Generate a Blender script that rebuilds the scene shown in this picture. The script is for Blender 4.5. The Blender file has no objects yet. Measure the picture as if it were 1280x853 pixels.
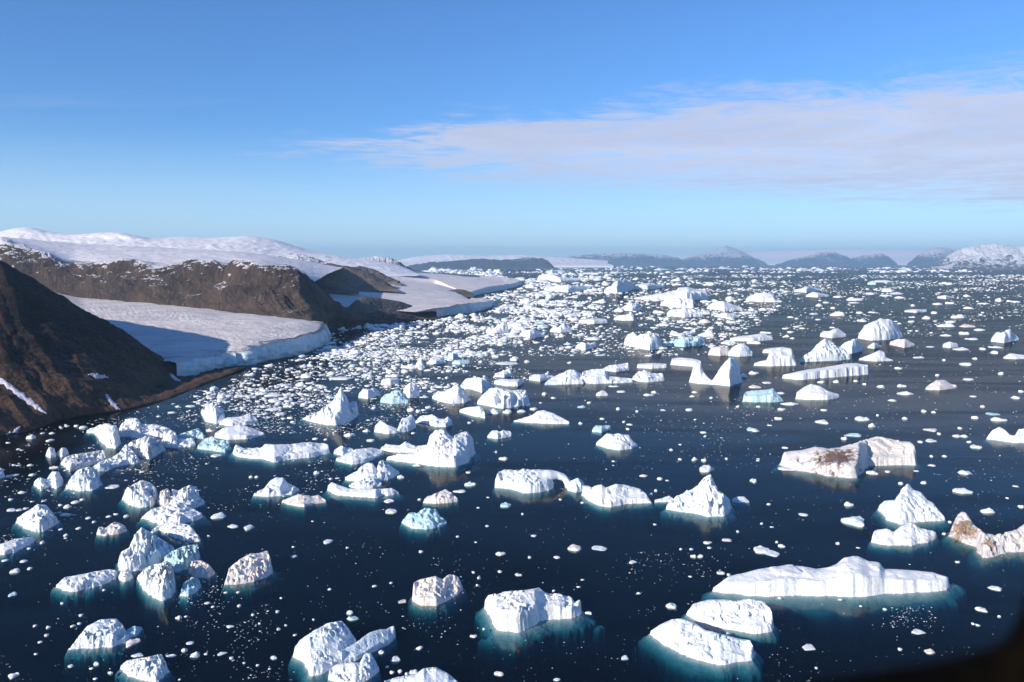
import bpy, math, random
import numpy as np
R = math.radians
random.seed(7); rng = np.random.default_rng(7)
scene = bpy.context.scene
COL = scene.collection

# ------------------------------------------------------------------ camera
H = 200.0                      # flying height over the sea, metres
LENS = 28.0
F = LENS / 36.0 * 1280.0       # focal length in photo pixels
VH = 328.0                     # horizon row in the photo
PITCH = math.atan((426.5 - VH) / F)
cam_d = bpy.data.cameras.new('camera')
cam = bpy.data.objects.new('camera', cam_d); COL.objects.link(cam)
cam.location = (0, 0, H); cam.rotation_euler = (math.pi / 2 - PITCH, 0, 0)
cam_d.lens = LENS; cam_d.sensor_width = 36.0
cam_d.clip_start = 0.05; cam_d.clip_end = 250000.0
cam_d.dof.use_dof = True; cam_d.dof.focus_distance = 900.0; cam_d.dof.aperture_fstop = 2.6
scene.camera = cam

# ------------------------------------------------------------------ sun, sky, exposure
SUN_EL = R(23); SUN_DIR = np.array([-0.75, -0.66])      # where the sun stands: behind the camera, to the left
SUN_DIR = SUN_DIR / np.linalg.norm(SUN_DIR)
sd_ = bpy.data.lights.new('sun', 'SUN'); sd_.energy = 5.0; sd_.angle = R(0.53); sd_.color = (1.0, 0.90, 0.77)
sun = bpy.data.objects.new('sun', sd_); COL.objects.link(sun); sun.location = (-500, -500, 3000)
from mathutils import Vector
tow = Vector((SUN_DIR[0] * math.cos(SUN_EL), SUN_DIR[1] * math.cos(SUN_EL), math.sin(SUN_EL)))
sun.rotation_euler = tow.to_track_quat('Z', 'Y').to_euler()

W = bpy.data.worlds.new('World'); scene.world = W; W.use_nodes = True
nt = W.node_tree; nt.nodes.clear()

def N(nt, t, **kw):
    n = nt.nodes.new(t)
    for k, v in kw.items():
        if k in n.inputs.keys(): n.inputs[k].default_value = v
        else: setattr(n, k, v)
    return n
def L(nt, a, b): nt.links.new(a, b)
def math_(nt, op, a, b=None, c=None, clamp=False):
    n = nt.nodes.new('ShaderNodeMath'); n.operation = op; n.use_clamp = clamp
    for i, x in enumerate((a, b, c)):
        if x is None: continue
        if hasattr(x, 'links'): nt.links.new(x, n.inputs[i])
        else: n.inputs[i].default_value = x
    return n.outputs[0]
def sstep(nt, x, lo, hi, tlo=0.0, thi=1.0):
    n = nt.nodes.new('ShaderNodeMapRange'); n.interpolation_type = 'SMOOTHSTEP'
    nt.links.new(x, n.inputs[0])
    n.inputs[1].default_value = lo; n.inputs[2].default_value = hi
    n.inputs[3].default_value = tlo; n.inputs[4].default_value = thi
    return n.outputs[0]
def mixc(nt, fac, a, b):
    n = nt.nodes.new('ShaderNodeMix'); n.data_type = 'RGBA'
    if hasattr(fac, 'links'): nt.links.new(fac, n.inputs[0])
    else: n.inputs[0].default_value = fac
    for i, x in ((6, a), (7, b)):
        if hasattr(x, 'links'): nt.links.new(x, n.inputs[i])
        else: n.inputs[i].default_value = (*x, 1.0)
    return n.outputs[2]
def noise_(nt, vec, scale, detail=4, rough=0.55, dist=0.0, dim='3D'):
    n = nt.nodes.new('ShaderNodeTexNoise'); n.noise_dimensions = dim
    nt.links.new(vec, n.inputs['Vector'])
    n.inputs['Scale'].default_value = scale; n.inputs['Detail'].default_value = detail
    n.inputs['Roughness'].default_value = rough; n.inputs['Distortion'].default_value = dist
    return n.outputs['Fac']
def mapping_(nt, vec, scale=(1, 1, 1), rot=(0, 0, 0), loc=(0, 0, 0)):
    n = nt.nodes.new('ShaderNodeMapping'); nt.links.new(vec, n.inputs[0])
    n.inputs['Location'].default_value = loc; n.inputs['Rotation'].default_value = rot; n.inputs['Scale'].default_value = scale
    return n.outputs[0]

sky = N(nt, 'ShaderNodeTexSky'); sky.sky_type = 'NISHITA'; sky.sun_disc = False
sky.sun_elevation = SUN_EL
sky.sun_rotation = math.atan2(SUN_DIR[0], SUN_DIR[1])
sky.altitude = 200; sky.air_density = 1.0; sky.dust_density = 0.0; sky.ozone_density = 3.5
tc = N(nt, 'ShaderNodeTexCoord')
sep = N(nt, 'ShaderNodeSeparateXYZ'); L(nt, tc.outputs['Generated'], sep.inputs[0])
z = math_(nt, 'MAXIMUM', sep.outputs[2], 0.02)
px = math_(nt, 'DIVIDE', sep.outputs[0], z); py = math_(nt, 'DIVIDE', sep.outputs[1], z)
cmb = N(nt, 'ShaderNodeCombineXYZ'); L(nt, px, cmb.inputs[0]); L(nt, py, cmb.inputs[1])
P = cmb.outputs[0]
# a high thin sheet of cloud: lies on a plane overhead, two drifting edges broken by noise
n1 = noise_(nt, mapping_(nt, P, (0.8, 0.9, 1), (0, 0, R(-20))), 0.6, 8, 0.68, 1.0)
n2 = noise_(nt, mapping_(nt, P, (1.0, 1.3, 1), (0, 0, R(-28))), 1.7, 8, 0.72, 0.8)
def line_d(p0, p1):            # signed distance in the plane, positive on the left of p0 -> p1
    dx, dy = p1[0] - p0[0], p1[1] - p0[1]; l = math.hypot(dx, dy); nx, ny = -dy / l, dx / l
    a = math_(nt, 'MULTIPLY', px, nx); b = math_(nt, 'MULTIPLY_ADD', py, ny, a)
    return math_(nt, 'SUBTRACT', b, nx * p0[0] + ny * p0[1])
d1 = line_d((-2.6, 6.6), (3.1, 3.7))
d2 = line_d((11.0, 17.6), (-0.9, 12.0))
d3 = line_d((-1.6, 12.5), (-2.4, 6.8))
wob = math_(nt, 'MULTIPLY_ADD', n1, 4.4, -2.2)
wob2 = math_(nt, 'MULTIPLY_ADD', n2, 3.0, -1.5)
def edge(d, k, soft):
    e = math_(nt, 'MULTIPLY_ADD', wob, k, d); e = math_(nt, 'MULTIPLY_ADD', wob2, k, e)
    return sstep(nt, e, -0.1, soft)
m = math_(nt, 'MULTIPLY', edge(d1, 0.9, 1.3), edge(d2, 1.6, 5.5))
m = math_(nt, 'MULTIPLY', m, edge(d3, 1.2, 2.0))
dens = math_(nt, 'MULTIPLY', m, sstep(nt, n2, 0.28, 0.58, 0.62, 0.97))
# faint wisps elsewhere
wis = sstep(nt, noise_(nt, mapping_(nt, P, (0.35, 1.2, 1), (0, 0, R(12)), (3.1, 7.7, 0)), 0.6, 6, 0.62, 0.4), 0.57, 0.78, 0.0, 0.26)
dens = math_(nt, 'MAXIMUM', dens, wis)
up = sstep(nt, sep.outputs[2], 0.0, 0.05)
dens = math_(nt, 'MULTIPLY', dens, up)
shade = sstep(nt, math_(nt, 'ADD', math_(nt, 'MULTIPLY', n1, 0.8), math_(nt, 'MULTIPLY', n2, 0.4)), 0.35, 0.85)
ccol = mixc(nt, shade, (4.9, 5.25, 6.6), (3.8, 4.15, 5.5))
wb = nt.nodes.new('ShaderNodeMix'); wb.data_type = 'RGBA'; wb.blend_type = 'MULTIPLY'; wb.inputs[0].default_value = 1.0
L(nt, sky.outputs[0], wb.inputs[6]); wb.inputs[7].default_value = (0.50, 0.78, 1.12, 1)      # cool white balance of the whole sky
skyb = mixc(nt, sstep(nt, sep.outputs[2], -0.02, 0.17, 0.62, 0.0), wb.outputs[2], (5.6, 7.2, 8.4))      # pale air low down, all round the horizon
skyc = mixc(nt, dens, skyb, ccol)
bg = N(nt, 'ShaderNodeBackground'); L(nt, skyc, bg.inputs['Color']); bg.inputs['Strength'].default_value = 0.116
wo = N(nt, 'ShaderNodeOutputWorld'); L(nt, bg.outputs[0], wo.inputs['Surface'])

scene.view_settings.view_transform = 'Standard'; scene.view_settings.look = 'None'
scene.view_settings.exposure = 0.32; scene.view_settings.gamma = 1.0
scene.view_settings.use_curve_mapping = False
scene.cycles.volume_bounces = 0
scene.cycles.transparent_max_bounces = 12
scene.cycles.max_bounces = 6
scene.cycles.use_denoising = True

# ------------------------------------------------------------------ pixels <-> ground
CP, SP = math.cos(PITCH), math.sin(PITCH)
def slope(v): v = np.asarray(v, float); return (-F * SP + (426.5 - v) * CP) / (F * CP + (426.5 - v) * SP)   # dz/dy of the ray
def xr(u, v): u = np.asarray(u, float); v = np.asarray(v, float); return (u - 640) / (F * CP + (426.5 - v) * SP)  # dx/dy
def ground(u, v, z=0.0):
    s = slope(v); Y = (z - H) / s
    return np.stack([xr(u, v) * Y, Y], -1)
def at(u, v, Y):
    u, v, Y = np.broadcast_arrays(np.asarray(u, float), np.asarray(v, float), np.asarray(Y, float))
    return np.stack([xr(u, v) * Y, Y, H + slope(v) * Y], -1)
def proj(x, y, z):
    dz = z - H; fy = y * CP - dz * SP; uy = y * SP + dz * CP
    return 640 + F * x / fy, 426.5 - F * uy / fy

# ------------------------------------------------------------------ noise in numpy
def _h(ix, iy, s):
    n = (ix.astype(np.int64) * 374761393 + iy.astype(np.int64) * 668265263 + s * 974634777) & 0x7fffffff
    n = ((n ^ (n >> 13)) * 1274126177) & 0x7fffffff
    return ((n ^ (n >> 16)) & 0xffff) / 65535.0
def gn(x, y, s=0):
    x0 = np.floor(x); y0 = np.floor(y); fx = x - x0; fy = y - y0
    wx = fx * fx * fx * (fx * (fx * 6 - 15) + 10); wy = fy * fy * fy * (fy * (fy * 6 - 15) + 10)
    r = 0
    for i in (0, 1):
        for j in (0, 1):
            a = _h(x0 + i, y0 + j, s) * 2 * math.pi
            g = np.cos(a) * (fx - i) + np.sin(a) * (fy - j)
            r = r + g * (wx if i else 1 - wx) * (wy if j else 1 - wy)
    return r * 1.45
def fbm(x, y, s=0, o=4, g=0.5):
    r = 0; a = 1; t = 0
    for k in range(o):
        r = r + a * gn(x * 2 ** k, y * 2 ** k, s + k * 17); t += a; a *= g
    return r / t
def ridged(x, y, s=0, o=4, g=0.5):
    r = 0; a = 1; t = 0
    for k in range(o):
        r = r + a * (1 - 2 * np.abs(gn(x * 2 ** k, y * 2 ** k, s + k * 13))); t += a; a *= g
    return r / t
def worley(x, y, s=0):         # F1, F2 and a random value of the nearest cell
    x0 = np.floor(x); y0 = np.floor(y)
    f1 = np.full(x.shape, 9.0); f2 = np.full(x.shape, 9.0); cid = np.zeros(x.shape); cx = np.zeros(x.shape); cy = np.zeros(x.shape)
    for i in (-1, 0, 1):
        for j in (-1, 0, 1):
            a = x0 + i; b = y0 + j
            qx = a + _h(a, b, s); qy = b + _h(a, b, s + 5)
            d = np.hypot(x - qx, y - qy)
            m_ = d < f1
            f2 = np.where(m_, f1, np.minimum(f2, d)); cid = np.where(m_, _h(a, b, s + 9), cid)
            cx = np.where(m_, qx, cx); cy = np.where(m_, qy, cy); f1 = np.where(m_, d, f1)
    return f1, f2, cid, cx, cy
def sm(t): t = np.clip(t, 0, 1); return t * t * (3 - 2 * t)

# ------------------------------------------------------------------ objects
def mesh_(name, V, faces, mat, smooth=True):
    V = np.asarray(V, np.float32); faces = np.asarray(faces, np.int32); k = faces.shape[1]
    me = bpy.data.meshes.new(name)
    me.vertices.add(len(V)); me.vertices.foreach_set('co', V.ravel())
    me.loops.add(faces.size); me.loops.foreach_set('vertex_index', faces.ravel())
    me.polygons.add(len(faces)); me.polygons.foreach_set('loop_start', np.arange(0, faces.size, k, dtype=np.int32))
    me.polygons.foreach_set('loop_total', np.full(len(faces), k, np.int32))
    if smooth: me.polygons.foreach_set('use_smooth', np.ones(len(faces), bool))
    me.update(calc_edges=True); me.validate()
    if mat: me.materials.append(mat)
    return me
def link(name, me, loc=(0, 0, 0), parent=None):
    o = bpy.data.objects.new(name, me); COL.objects.link(o); o.location = loc
    if parent: o.parent = parent
    return o
def tag(o, label=None, cat=None, group=None, kind=None):
    if label: o['label'] = label
    if cat: o['category'] = cat
    if group: o['group'] = group
    if kind: o['kind'] = kind
    return o
def grid_faces(nr, nc, off=0):
    i = np.arange(nr - 1)[:, None] * nc + np.arange(nc - 1)[None, :]
    return (np.stack([i, i + 1, i + nc + 1, i + nc], -1).reshape(-1, 4)) + off

# ------------------------------------------------------------------ materials
def new_mat(name):
    m_ = bpy.data.materials.new(name); m_.use_nodes = True; t = m_.node_tree; t.nodes.clear()
    out = t.nodes.new('ShaderNodeOutputMaterial'); return m_, t, out
def princ(t, out, rough=0.6, ior=1.31):
    b = t.nodes.new('ShaderNodeBsdfPrincipled'); b.inputs['Roughness'].default_value = rough; b.inputs['IOR'].default_value = ior
    t.links.new(b.outputs[0], out.inputs['Surface']); return b
def bump_(t, b, hgt, strength=0.5, dist=1.0):
    n = t.nodes.new('ShaderNodeBump'); n.inputs['Strength'].default_value = strength; n.inputs['Distance'].default_value = dist
    t.links.new(hgt, n.inputs['Height']); t.links.new(n.outputs[0], b.inputs['Normal'])
def pos(t): return t.nodes.new('ShaderNodeNewGeometry').outputs['Position']

def ice_mat(name, base, tint, dirt=None, amt=0.0, scale=1.0, band=0.0):
    m_, t, out = new_mat(name); b = princ(t, out, 0.55)
    p = pos(t)
    n = noise_(t, p, 0.10 * scale, 5, 0.6, 0.4)
    c = mixc(t, sstep(t, n, 0.38, 0.66), base, tint)
    fine = noise_(t, p, 0.9 * scale, 6, 0.7, 0.2)
    c = mixc(t, sstep(t, fine, 0.28, 0.42, 0.30, 0.0), c, (tint[0] * 0.72, tint[1] * 0.8, tint[2] * 0.88))
    vn = noise_(t, mapping_(t, p, (1, 1, 0.45), (R(20), R(-25), 0)), 0.085 * scale, 3, 0.5, 1.4)
    vein = sstep(t, math_(t, 'ABSOLUTE', math_(t, 'SUBTRACT', vn, 0.5)), 0.004, 0.018, 0.6, 0.0)
    c = mixc(t, vein, c, (0.36, 0.62, 0.72))
    if band:
        w = noise_(t, mapping_(t, p, (0.05, 0.05, 1.1), (R(28), R(16), 0)), 0.35 * scale, 4, 0.5, 0.3)
        c = mixc(t, sstep(t, w, 0.50, 0.62, 0.0, band), c, (0.42, 0.60, 0.68))
    if dirt:
        d = noise_(t, p, 0.16 * scale, 6, 0.68, 0.8)
        c = mixc(t, sstep(t, d, 0.50, 0.66, 0.0, amt), c, dirt)
    t.links.new(c, b.inputs['Base Color'])
    h_ = math_(t, 'ADD', fine, math_(t, 'MULTIPLY', noise_(t, p, 0.25 * scale, 6, 0.65, 0.5), 2.0))
    bump_(t, b, h_, 0.42, 1.5 / scale)
    return m_
def stain_mat(name, centres, col, base=(0.86, 0.83, 0.80)):
    m_, t, out = new_mat(name); b = princ(t, out, 0.6); p = pos(t)
    fine = noise_(t, p, 0.9, 6, 0.7, 0.2); mid = noise_(t, p, 0.22, 6, 0.7, 0.9)
    c = mixc(t, sstep(t, mid, 0.42, 0.62, 0, 0.5), base, (0.80, 0.68, 0.60))
    for (x, y, rx, ry) in centres:
        q = mapping_(t, p, (1 / rx, 1 / ry, 0), (0, 0, 0), (-x / rx, -y / ry, 0))
        ln = t.nodes.new('ShaderNodeVectorMath'); ln.operation = 'LENGTH'; t.links.new(q, ln.inputs[0])
        d = math_(t, 'ADD', ln.outputs['Value'], math_(t, 'MULTIPLY_ADD', mid, -3.0, 1.5))
        c = mixc(t, sstep(t, d, 0.55, 1.25, 1.0, 0.0), c, mixc(t, sstep(t, fine, 0.4, 0.6), col, (col[0] * 1.9, col[1] * 1.9, col[2] * 1.9)))
    t.links.new(c, b.inputs['Base Color'])
    bump_(t, b, math_(t, 'ADD', fine, math_(t, 'MULTIPLY', mid, 2.0)), 0.8, 1.4)
    return m_
ICE = {
 'w': ice_mat('white_ice', (0.86, 0.87, 0.87), (0.74, 0.80, 0.84)),
 'W': ice_mat('bright_snow_ice', (0.90, 0.89, 0.87), (0.84, 0.85, 0.86)),
 't': ice_mat('blue_green_ice', (0.62, 0.78, 0.80), (0.40, 0.64, 0.70)),
 'c': ice_mat('cream_ice', (0.86, 0.76, 0.68), (0.80, 0.74, 0.70), (0.50, 0.38, 0.30), 0.45),
 'd': ice_mat('dirty_ice', (0.78, 0.76, 0.75), (0.66, 0.70, 0.74), (0.34, 0.27, 0.24), 0.75),
 'b': ice_mat('banded_ice', (0.80, 0.83, 0.85), (0.70, 0.77, 0.82), band=0.75),
}
# ------------------------------------------------------------------ water and haze
def box_mesh(name, x0, x1, y0, y1, z0, z1, mat):
    V = [(x, y, z_) for z_ in (z0, z1) for y in (y0, y1) for x in (x0, x1)]
    Fc = [(0, 2, 3, 1), (4, 5, 7, 6), (0, 1, 5, 4), (2, 6, 7, 3), (0, 4, 6, 2), (1, 3, 7, 5)]
    return mesh_(name, V, Fc, mat, False)

def slab_mesh(name, xs, ys, z0, z1, mat):
    """a closed box whose faces are cut into tiles, so that no face is so large that rays lose precision on it"""
    nx, ny = len(xs), len(ys); X_, Y_ = np.meshgrid(xs, ys); top = np.stack([X_, Y_, X_ * 0 + z1], -1).reshape(-1, 3); bot = top.copy(); bot[:, 2] = z0
    g_ = grid_faces(ny, nx); n = nx * ny; Fc = [g_, g_[:, ::-1] + n]
    def side(idx, flip):
        q_ = np.stack([idx[:-1] + n, idx[1:] + n, idx[1:], idx[:-1]], -1); return q_[:, ::-1] if flip else q_
    Fc += [side(np.arange(nx), False), side(np.arange(nx) + (ny - 1) * nx, True), side(np.arange(ny) * nx, True), side(np.arange(ny) * nx + nx - 1, False)]
    return mesh_(name, np.concatenate([top, bot]), np.concatenate(Fc), mat, False)
wm, t, out = new_mat('sea_water')
p = pos(t)
sp_ = t.nodes.new('ShaderNodeSeparateXYZ'); t.links.new(p, sp_.inputs[0])
b1 = noise_(t, mapping_(t, p, (0.55, 1.0, 1), (0, 0, R(25))), 0.28, 3, 0.55, 0.2)
b2 = noise_(t, mapping_(t, p, (1, 0.6, 1), (0, 0, R(-15))), 0.05, 3, 0.5)
bn = t.nodes.new('ShaderNodeBump'); bn.inputs['Strength'].default_value = 0.05; bn.inputs['Distance'].default_value = 1.0
t.links.new(math_(t, 'ADD', b1, math_(t, 'MULTIPLY', b2, 2.5)), bn.inputs['Height'])
# slicks and cat's-paws: long soft streaks where the ripples are rougher
st = noise_(t, mapping_(t, p, (0.0016, 0.009, 1), (0, 0, R(-12))), 1.0, 5, 0.62, 1.2)
rough = sstep(t, st, 0.40, 0.68, 0.10, 0.20)
gl = t.nodes.new('ShaderNodeBsdfGlossy'); gl.inputs['Color'].default_value = (0.50, 0.49, 0.47, 1)
t.links.new(rough, gl.inputs['Roughness']); t.links.new(bn.outputs[0], gl.inputs['Normal'])
fr = t.nodes.new('ShaderNodeFresnel'); fr.inputs['IOR'].default_value = 1.333; t.links.new(bn.outputs[0], fr.inputs['Normal'])
frc = math_(t, 'MINIMUM', fr.outputs[0], 0.36)       # wave slopes keep grazing water from mirroring fully
tr = t.nodes.new('ShaderNodeBsdfTransparent')
df = t.nodes.new('ShaderNodeBsdfDiffuse'); df.inputs['Color'].default_value = (0.003, 0.009, 0.019, 1)
ad = t.nodes.new('ShaderNodeMixShader'); ad.inputs[0].default_value = 0.25
t.links.new(tr.outputs[0], ad.inputs[1]); t.links.new(df.outputs[0], ad.inputs[2])
mx = t.nodes.new('ShaderNodeMixShader'); t.links.new(math_(t, 'MULTIPLY', frc, sstep(t, st, 0.36, 0.66, 1.12, 0.78)), mx.inputs[0]); t.links.new(ad.outputs[0], mx.inputs[1]); t.links.new(gl.outputs[0], mx.inputs[2])
t.links.new(mx.outputs[0], out.inputs['Surface'])
ab = t.nodes.new('ShaderNodeVolumeAbsorption'); ab.inputs['Color'].default_value = (0.0, 0.58, 0.66, 1); ab.inputs['Density'].default_value = 0.19
t.links.new(ab.outputs[0], out.inputs['Volume'])
X0, X1, Y0, Y1 = -95000, 95000, -3000, 60000
xp = [0, 150, 300, 500, 750, 1000, 1400, 1900, 2600, 3500, 4600, 6000, 8000, 10500, 14000, 18000, 23000, 29000, 36000, 45000, 56000, 70000, 82000, 95000]
XS = np.array([-a_ for a_ in xp[:0:-1]] + xp, float)
YS = np.array([-3000, -1500, -700, -300, 0, 200, 400, 600, 800, 1000, 1250, 1500, 1800, 2200, 2700, 3300, 4000, 5000, 6200, 7700, 9500, 12000, 15000, 19000, 23500, 28500, 34000, 40000, 46500, 53000, 60000], float)
tag(link('water', slab_mesh('water', XS, YS, -41, 0, wm)), 'dark blue fjord water strewn with floating ice', kind='structure')
fm, t, out = new_mat('deep_seabed'); b = princ(t, out, 0.9); b.inputs['Base Color'].default_value = (0.004, 0.010, 0.022, 1)
tag(link('seabed', box_mesh('seabed', X0 + 50, X1 - 50, Y0 + 50, Y1 - 50, -40.5, -38, fm)), kind='structure')

hm, t, out = new_mat('haze')
pv = t.nodes.new('ShaderNodeVolumePrincipled'); pv.inputs['Color'].default_value = (0.44, 0.71, 1.0, 1)
pv.inputs['Density'].default_value = 2.6e-5; pv.inputs['Anisotropy'].default_value = 0.0
t.links.new(pv.outputs[0], out.inputs['Volume'])
tag(link('haze', box_mesh('haze', X0 - 500, X1 + 500, Y0 - 500, Y1 + 500, -42.5, 1150, hm)), kind='stuff')

# ------------------------------------------------------------------ land
def resample(row, n):
    row = np.asarray(row, float); d = np.hypot(np.diff(row[:, 0]), np.diff(row[:, 1])); s = np.concatenate([[0], np.cumsum(d + 1e-6)]); s /= s[-1]
    q = np.linspace(0, 1, n)
    a = np.stack([np.interp(q, s, row[:, k]) for k in range(row.shape[1])], -1)
    k = max(1, n // 60)                        # round the corners a little
    ker = np.ones(2 * k + 1) / (2 * k + 1)
    pad = np.concatenate([np.repeat(a[:1], k, 0) + (a[:1] - a[1:2]) * np.arange(k, 0, -1)[:, None], a, np.repeat(a[-1:], k, 0) + (a[-1:] - a[-2:-1]) * np.arange(1, k + 1)[:, None]])
    return np.stack([np.convolve(pad[:, j], ker, 'valid') for j in range(a.shape[1])], -1)
def w_row(row):
    """row of (u, v, Y) or (u, v, 'z', height) -> world points"""
    o = []
    for r in row:
        if len(r) == 4: g = ground(r[0], r[1], r[3]); o.append((r[0], r[1], g[0], g[1], r[3]))
        else: g = at(r[0], r[1], r[2]); o.append((r[0], r[1], *g))
    return o
def loft(name, rows, ts, nu, nv, mat, amp=0.0, gully=(14, 1.2), env=None, seed=1, fine=0.3, w1=0.8, skew=0.0, parent=None, kind='structure', label=None):
    """a terrain sheet through rows (front to back); ts gives each row's place in 0..1"""
    P_ = np.stack([resample(w_row(r), nu)[:, 2:] for r in rows])        # rows x nu x 3
    q = np.linspace(0, 1, nv); ts = np.asarray(ts, float)
    k = np.clip(np.searchsorted(ts, q, 'right') - 1, 0, len(ts) - 2); f = (q - ts[k]) / (ts[k + 1] - ts[k])
    # cubic hermite with limited tangents
    D = np.zeros_like(P_); sl = (P_[1:] - P_[:-1]) / (ts[1:] - ts[:-1])[:, None, None]
    D[1:-1] = 0.5 * (sl[1:] + sl[:-1]); D[0] = sl[0]; D[-1] = sl[-1]
    D[1:-1] = np.where(np.sign(sl[1:]) == np.sign(sl[:-1]), D[1:-1] * 0.8, D[1:-1] * 0.3)
    h_ = (ts[k + 1] - ts[k])[:, None, None]; f = f[:, None, None]
    V = (2 * f**3 - 3 * f**2 + 1) * P_[k] + (f**3 - 2 * f**2 + f) * h_ * D[k] + (-2 * f**3 + 3 * f**2) * P_[k + 1] + (f**3 - f**2) * h_ * D[k + 1]
    du = np.gradient(V, axis=1); dv = np.gradient(V, axis=0); nrm = np.cross(du, dv); nrm /= np.linalg.norm(nrm, axis=-1, keepdims=True) + 1e-9
    nrm = np.where(nrm[..., 2:] < 0, -nrm, nrm)
    S, T_ = np.meshgrid(np.linspace(0, 1, nu), q)
    e = np.ones_like(T_) if env is None else np.interp(T_, env[0], env[1])
    wx_ = S * gully[0] + T_ * skew + 0.35 * fbm(S * gully[0] * 0.7, T_ * 3, seed + 40, 3)
    g1 = ridged(wx_, T_ * gully[1] + S * 2.0, seed, 4, 0.55)
    g2 = fbm(V[..., 0] / (amp * 5 + 1e-3), V[..., 1] / (amp * 5 + 1e-3) + V[..., 2] / (amp * 3 + 1e-3), seed + 3, 5, 0.55)
    V = V + nrm * (e * amp * (g1 * w1 + g2 * fine * 2))[..., None]
    return V
def sheet(name, V, mat, label=None, kind='structure', **kw):
    nv, nu = V.shape[:2]
    return tag(link(name, mesh_(name, V.reshape(-1, 3), grid_faces(nv, nu), mat, kw.get('smooth', True)), parent=kw.get('parent')), label, kw.get('cat'), kw.get('group'), kind)

def rock_mat(name, dark, mid, light, low=None, snow=0.0, snow_z=(0, 1), sc=1.0, streak=1.0, srot=0.0, thr=0.5):
    m_, t, out = new_mat(name); b = princ(t, out, 0.9); p = pos(t)
    a = noise_(t, p, 0.012 * sc, 6, 0.65, 0.6); f = noise_(t, p, 0.12 * sc, 6, 0.75, 0.2)
    s = noise_(t, mapping_(t, p, (0.16 * sc, 0.16 * sc, 0.02 * sc), (0, 0, srot)), 1.0 * streak, 5, 0.65, 0.6)
    c = mixc(t, sstep(t, a, 0.35, 0.65), dark, mid)
    c = mixc(t, sstep(t, s, 0.48, 0.72, 0, 0.75), c, light)
    c = mixc(t, sstep(t, f, 0.25, 0.48, 0.7, 0.0), c, (dark[0] * .5, dark[1] * .5, dark[2] * .5))
    if low:                                   # paler towards the shore: talus, plus sunlight on the lower slope painted in
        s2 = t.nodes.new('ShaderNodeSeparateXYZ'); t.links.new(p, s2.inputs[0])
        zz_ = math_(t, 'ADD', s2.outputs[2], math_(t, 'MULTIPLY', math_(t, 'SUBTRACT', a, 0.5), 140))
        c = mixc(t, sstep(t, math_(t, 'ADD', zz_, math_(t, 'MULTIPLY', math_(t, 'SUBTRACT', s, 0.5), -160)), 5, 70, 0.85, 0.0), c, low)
    if snow:
        g = t.nodes.new('ShaderNodeNewGeometry'); sz = t.nodes.new('ShaderNodeSeparateXYZ'); t.links.new(p, sz.inputs[0])
        sn = t.nodes.new('ShaderNodeSeparateXYZ'); t.links.new(g.outputs['Normal'], sn.inputs[0])
        hgt = t.nodes.new('ShaderNodeMapRange'); t.links.new(sz.outputs[2], hgt.inputs[0]); hgt.inputs[1].default_value = snow_z[0]; hgt.inputs[2].default_value = snow_z[1]; hgt.clamp = True
        q = math_(t, 'ADD', hgt.outputs[0], math_(t, 'MULTIPLY', math_(t, 'SUBTRACT', f, 0.5), 2.2))
        q = math_(t, 'ADD', q, math_(t, 'MULTIPLY', math_(t, 'SUBTRACT', a, 0.5), 1.4))
        q = math_(t, 'ADD', q, math_(t, 'MULTIPLY', math_(t, 'SUBTRACT', sn.outputs[2], 0.75), 1.0))
        c = mixc(t, sstep(t, q, thr, thr + 0.18, 0.0, snow), c, (0.78, 0.78, 0.80))
    t.links.new(c, b.inputs['Base Color'])
    bump_(t, b, math_(t, 'ADD', math_(t, 'MULTIPLY', s, 2), f), 0.8, 3.0 / sc)
    return m_
def snow_mat(name, a, b_, sc=1.0, lines=0.0, rot=0.0, bump=0.4, grime=None):
    m_, t, out = new_mat(name); b = princ(t, out, 0.7); p = pos(t)
    n = noise_(t, p, 0.006 * sc, 6, 0.6, 0.5)
    c = mixc(t, sstep(t, n, 0.35, 0.65), a, b_)
    l = noise_(t, mapping_(t, p, (0.006 * sc, 0.05 * sc, 0.03 * sc), (0, 0, rot)), 1.0, 6, 0.7, 1.4)
    if lines: c = mixc(t, sstep(t, l, 0.50, 0.64, 0, lines), c, grime or (0.36, 0.35, 0.38))
    t.links.new(c, b.inputs['Base Color'])
    fi = noise_(t, p, 0.06 * sc, 6, 0.72, 0.4)
    bump_(t, b, math_(t, 'ADD', math_(t, 'MULTIPLY', l, 1.2), fi), bump, 6.0 / sc)
    return m_
M_near = rock_mat('dark_scree', (0.009, 0.006, 0.005), (0.026, 0.015, 0.010), (0.085, 0.047, 0.028), low=(0.12, 0.07, 0.043), snow=0.0, sc=1.0)  # low and light browns raised to paint in the sunlit ridges
M_bluff = rock_mat('brown_bluff_rock', (0.026, 0.022, 0.023), (0.070, 0.050, 0.040), (0.145, 0.098, 0.072), snow=0.85, snow_z=(40, 320), sc=0.75, thr=0.57)
M_mound = rock_mat('moraine_gravel', (0.085, 0.068, 0.054), (0.13, 0.105, 0.085), (0.17, 0.14, 0.115), sc=0.6)
M_hill = rock_mat('brown_hill_rock', (0.10, 0.075, 0.06), (0.16, 0.12, 0.095), (0.21, 0.17, 0.14), snow=0.7, snow_z=(60, 420), sc=0.4, thr=0.75)
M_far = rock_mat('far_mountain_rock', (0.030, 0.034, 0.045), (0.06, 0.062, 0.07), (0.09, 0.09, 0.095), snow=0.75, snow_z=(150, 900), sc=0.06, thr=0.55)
M_right = rock_mat('snow_streaked_rock', (0.06, 0.05, 0.055), (0.11, 0.09, 0.09), (0.16, 0.14, 0.13), snow=0.95, snow_z=(20, 560), sc=0.08, thr=0.30)
M_snow = snow_mat('snowfield_snow', (0.86, 0.82, 0.82), (0.82, 0.80, 0.81), 0.4, bump=0.3)
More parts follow.
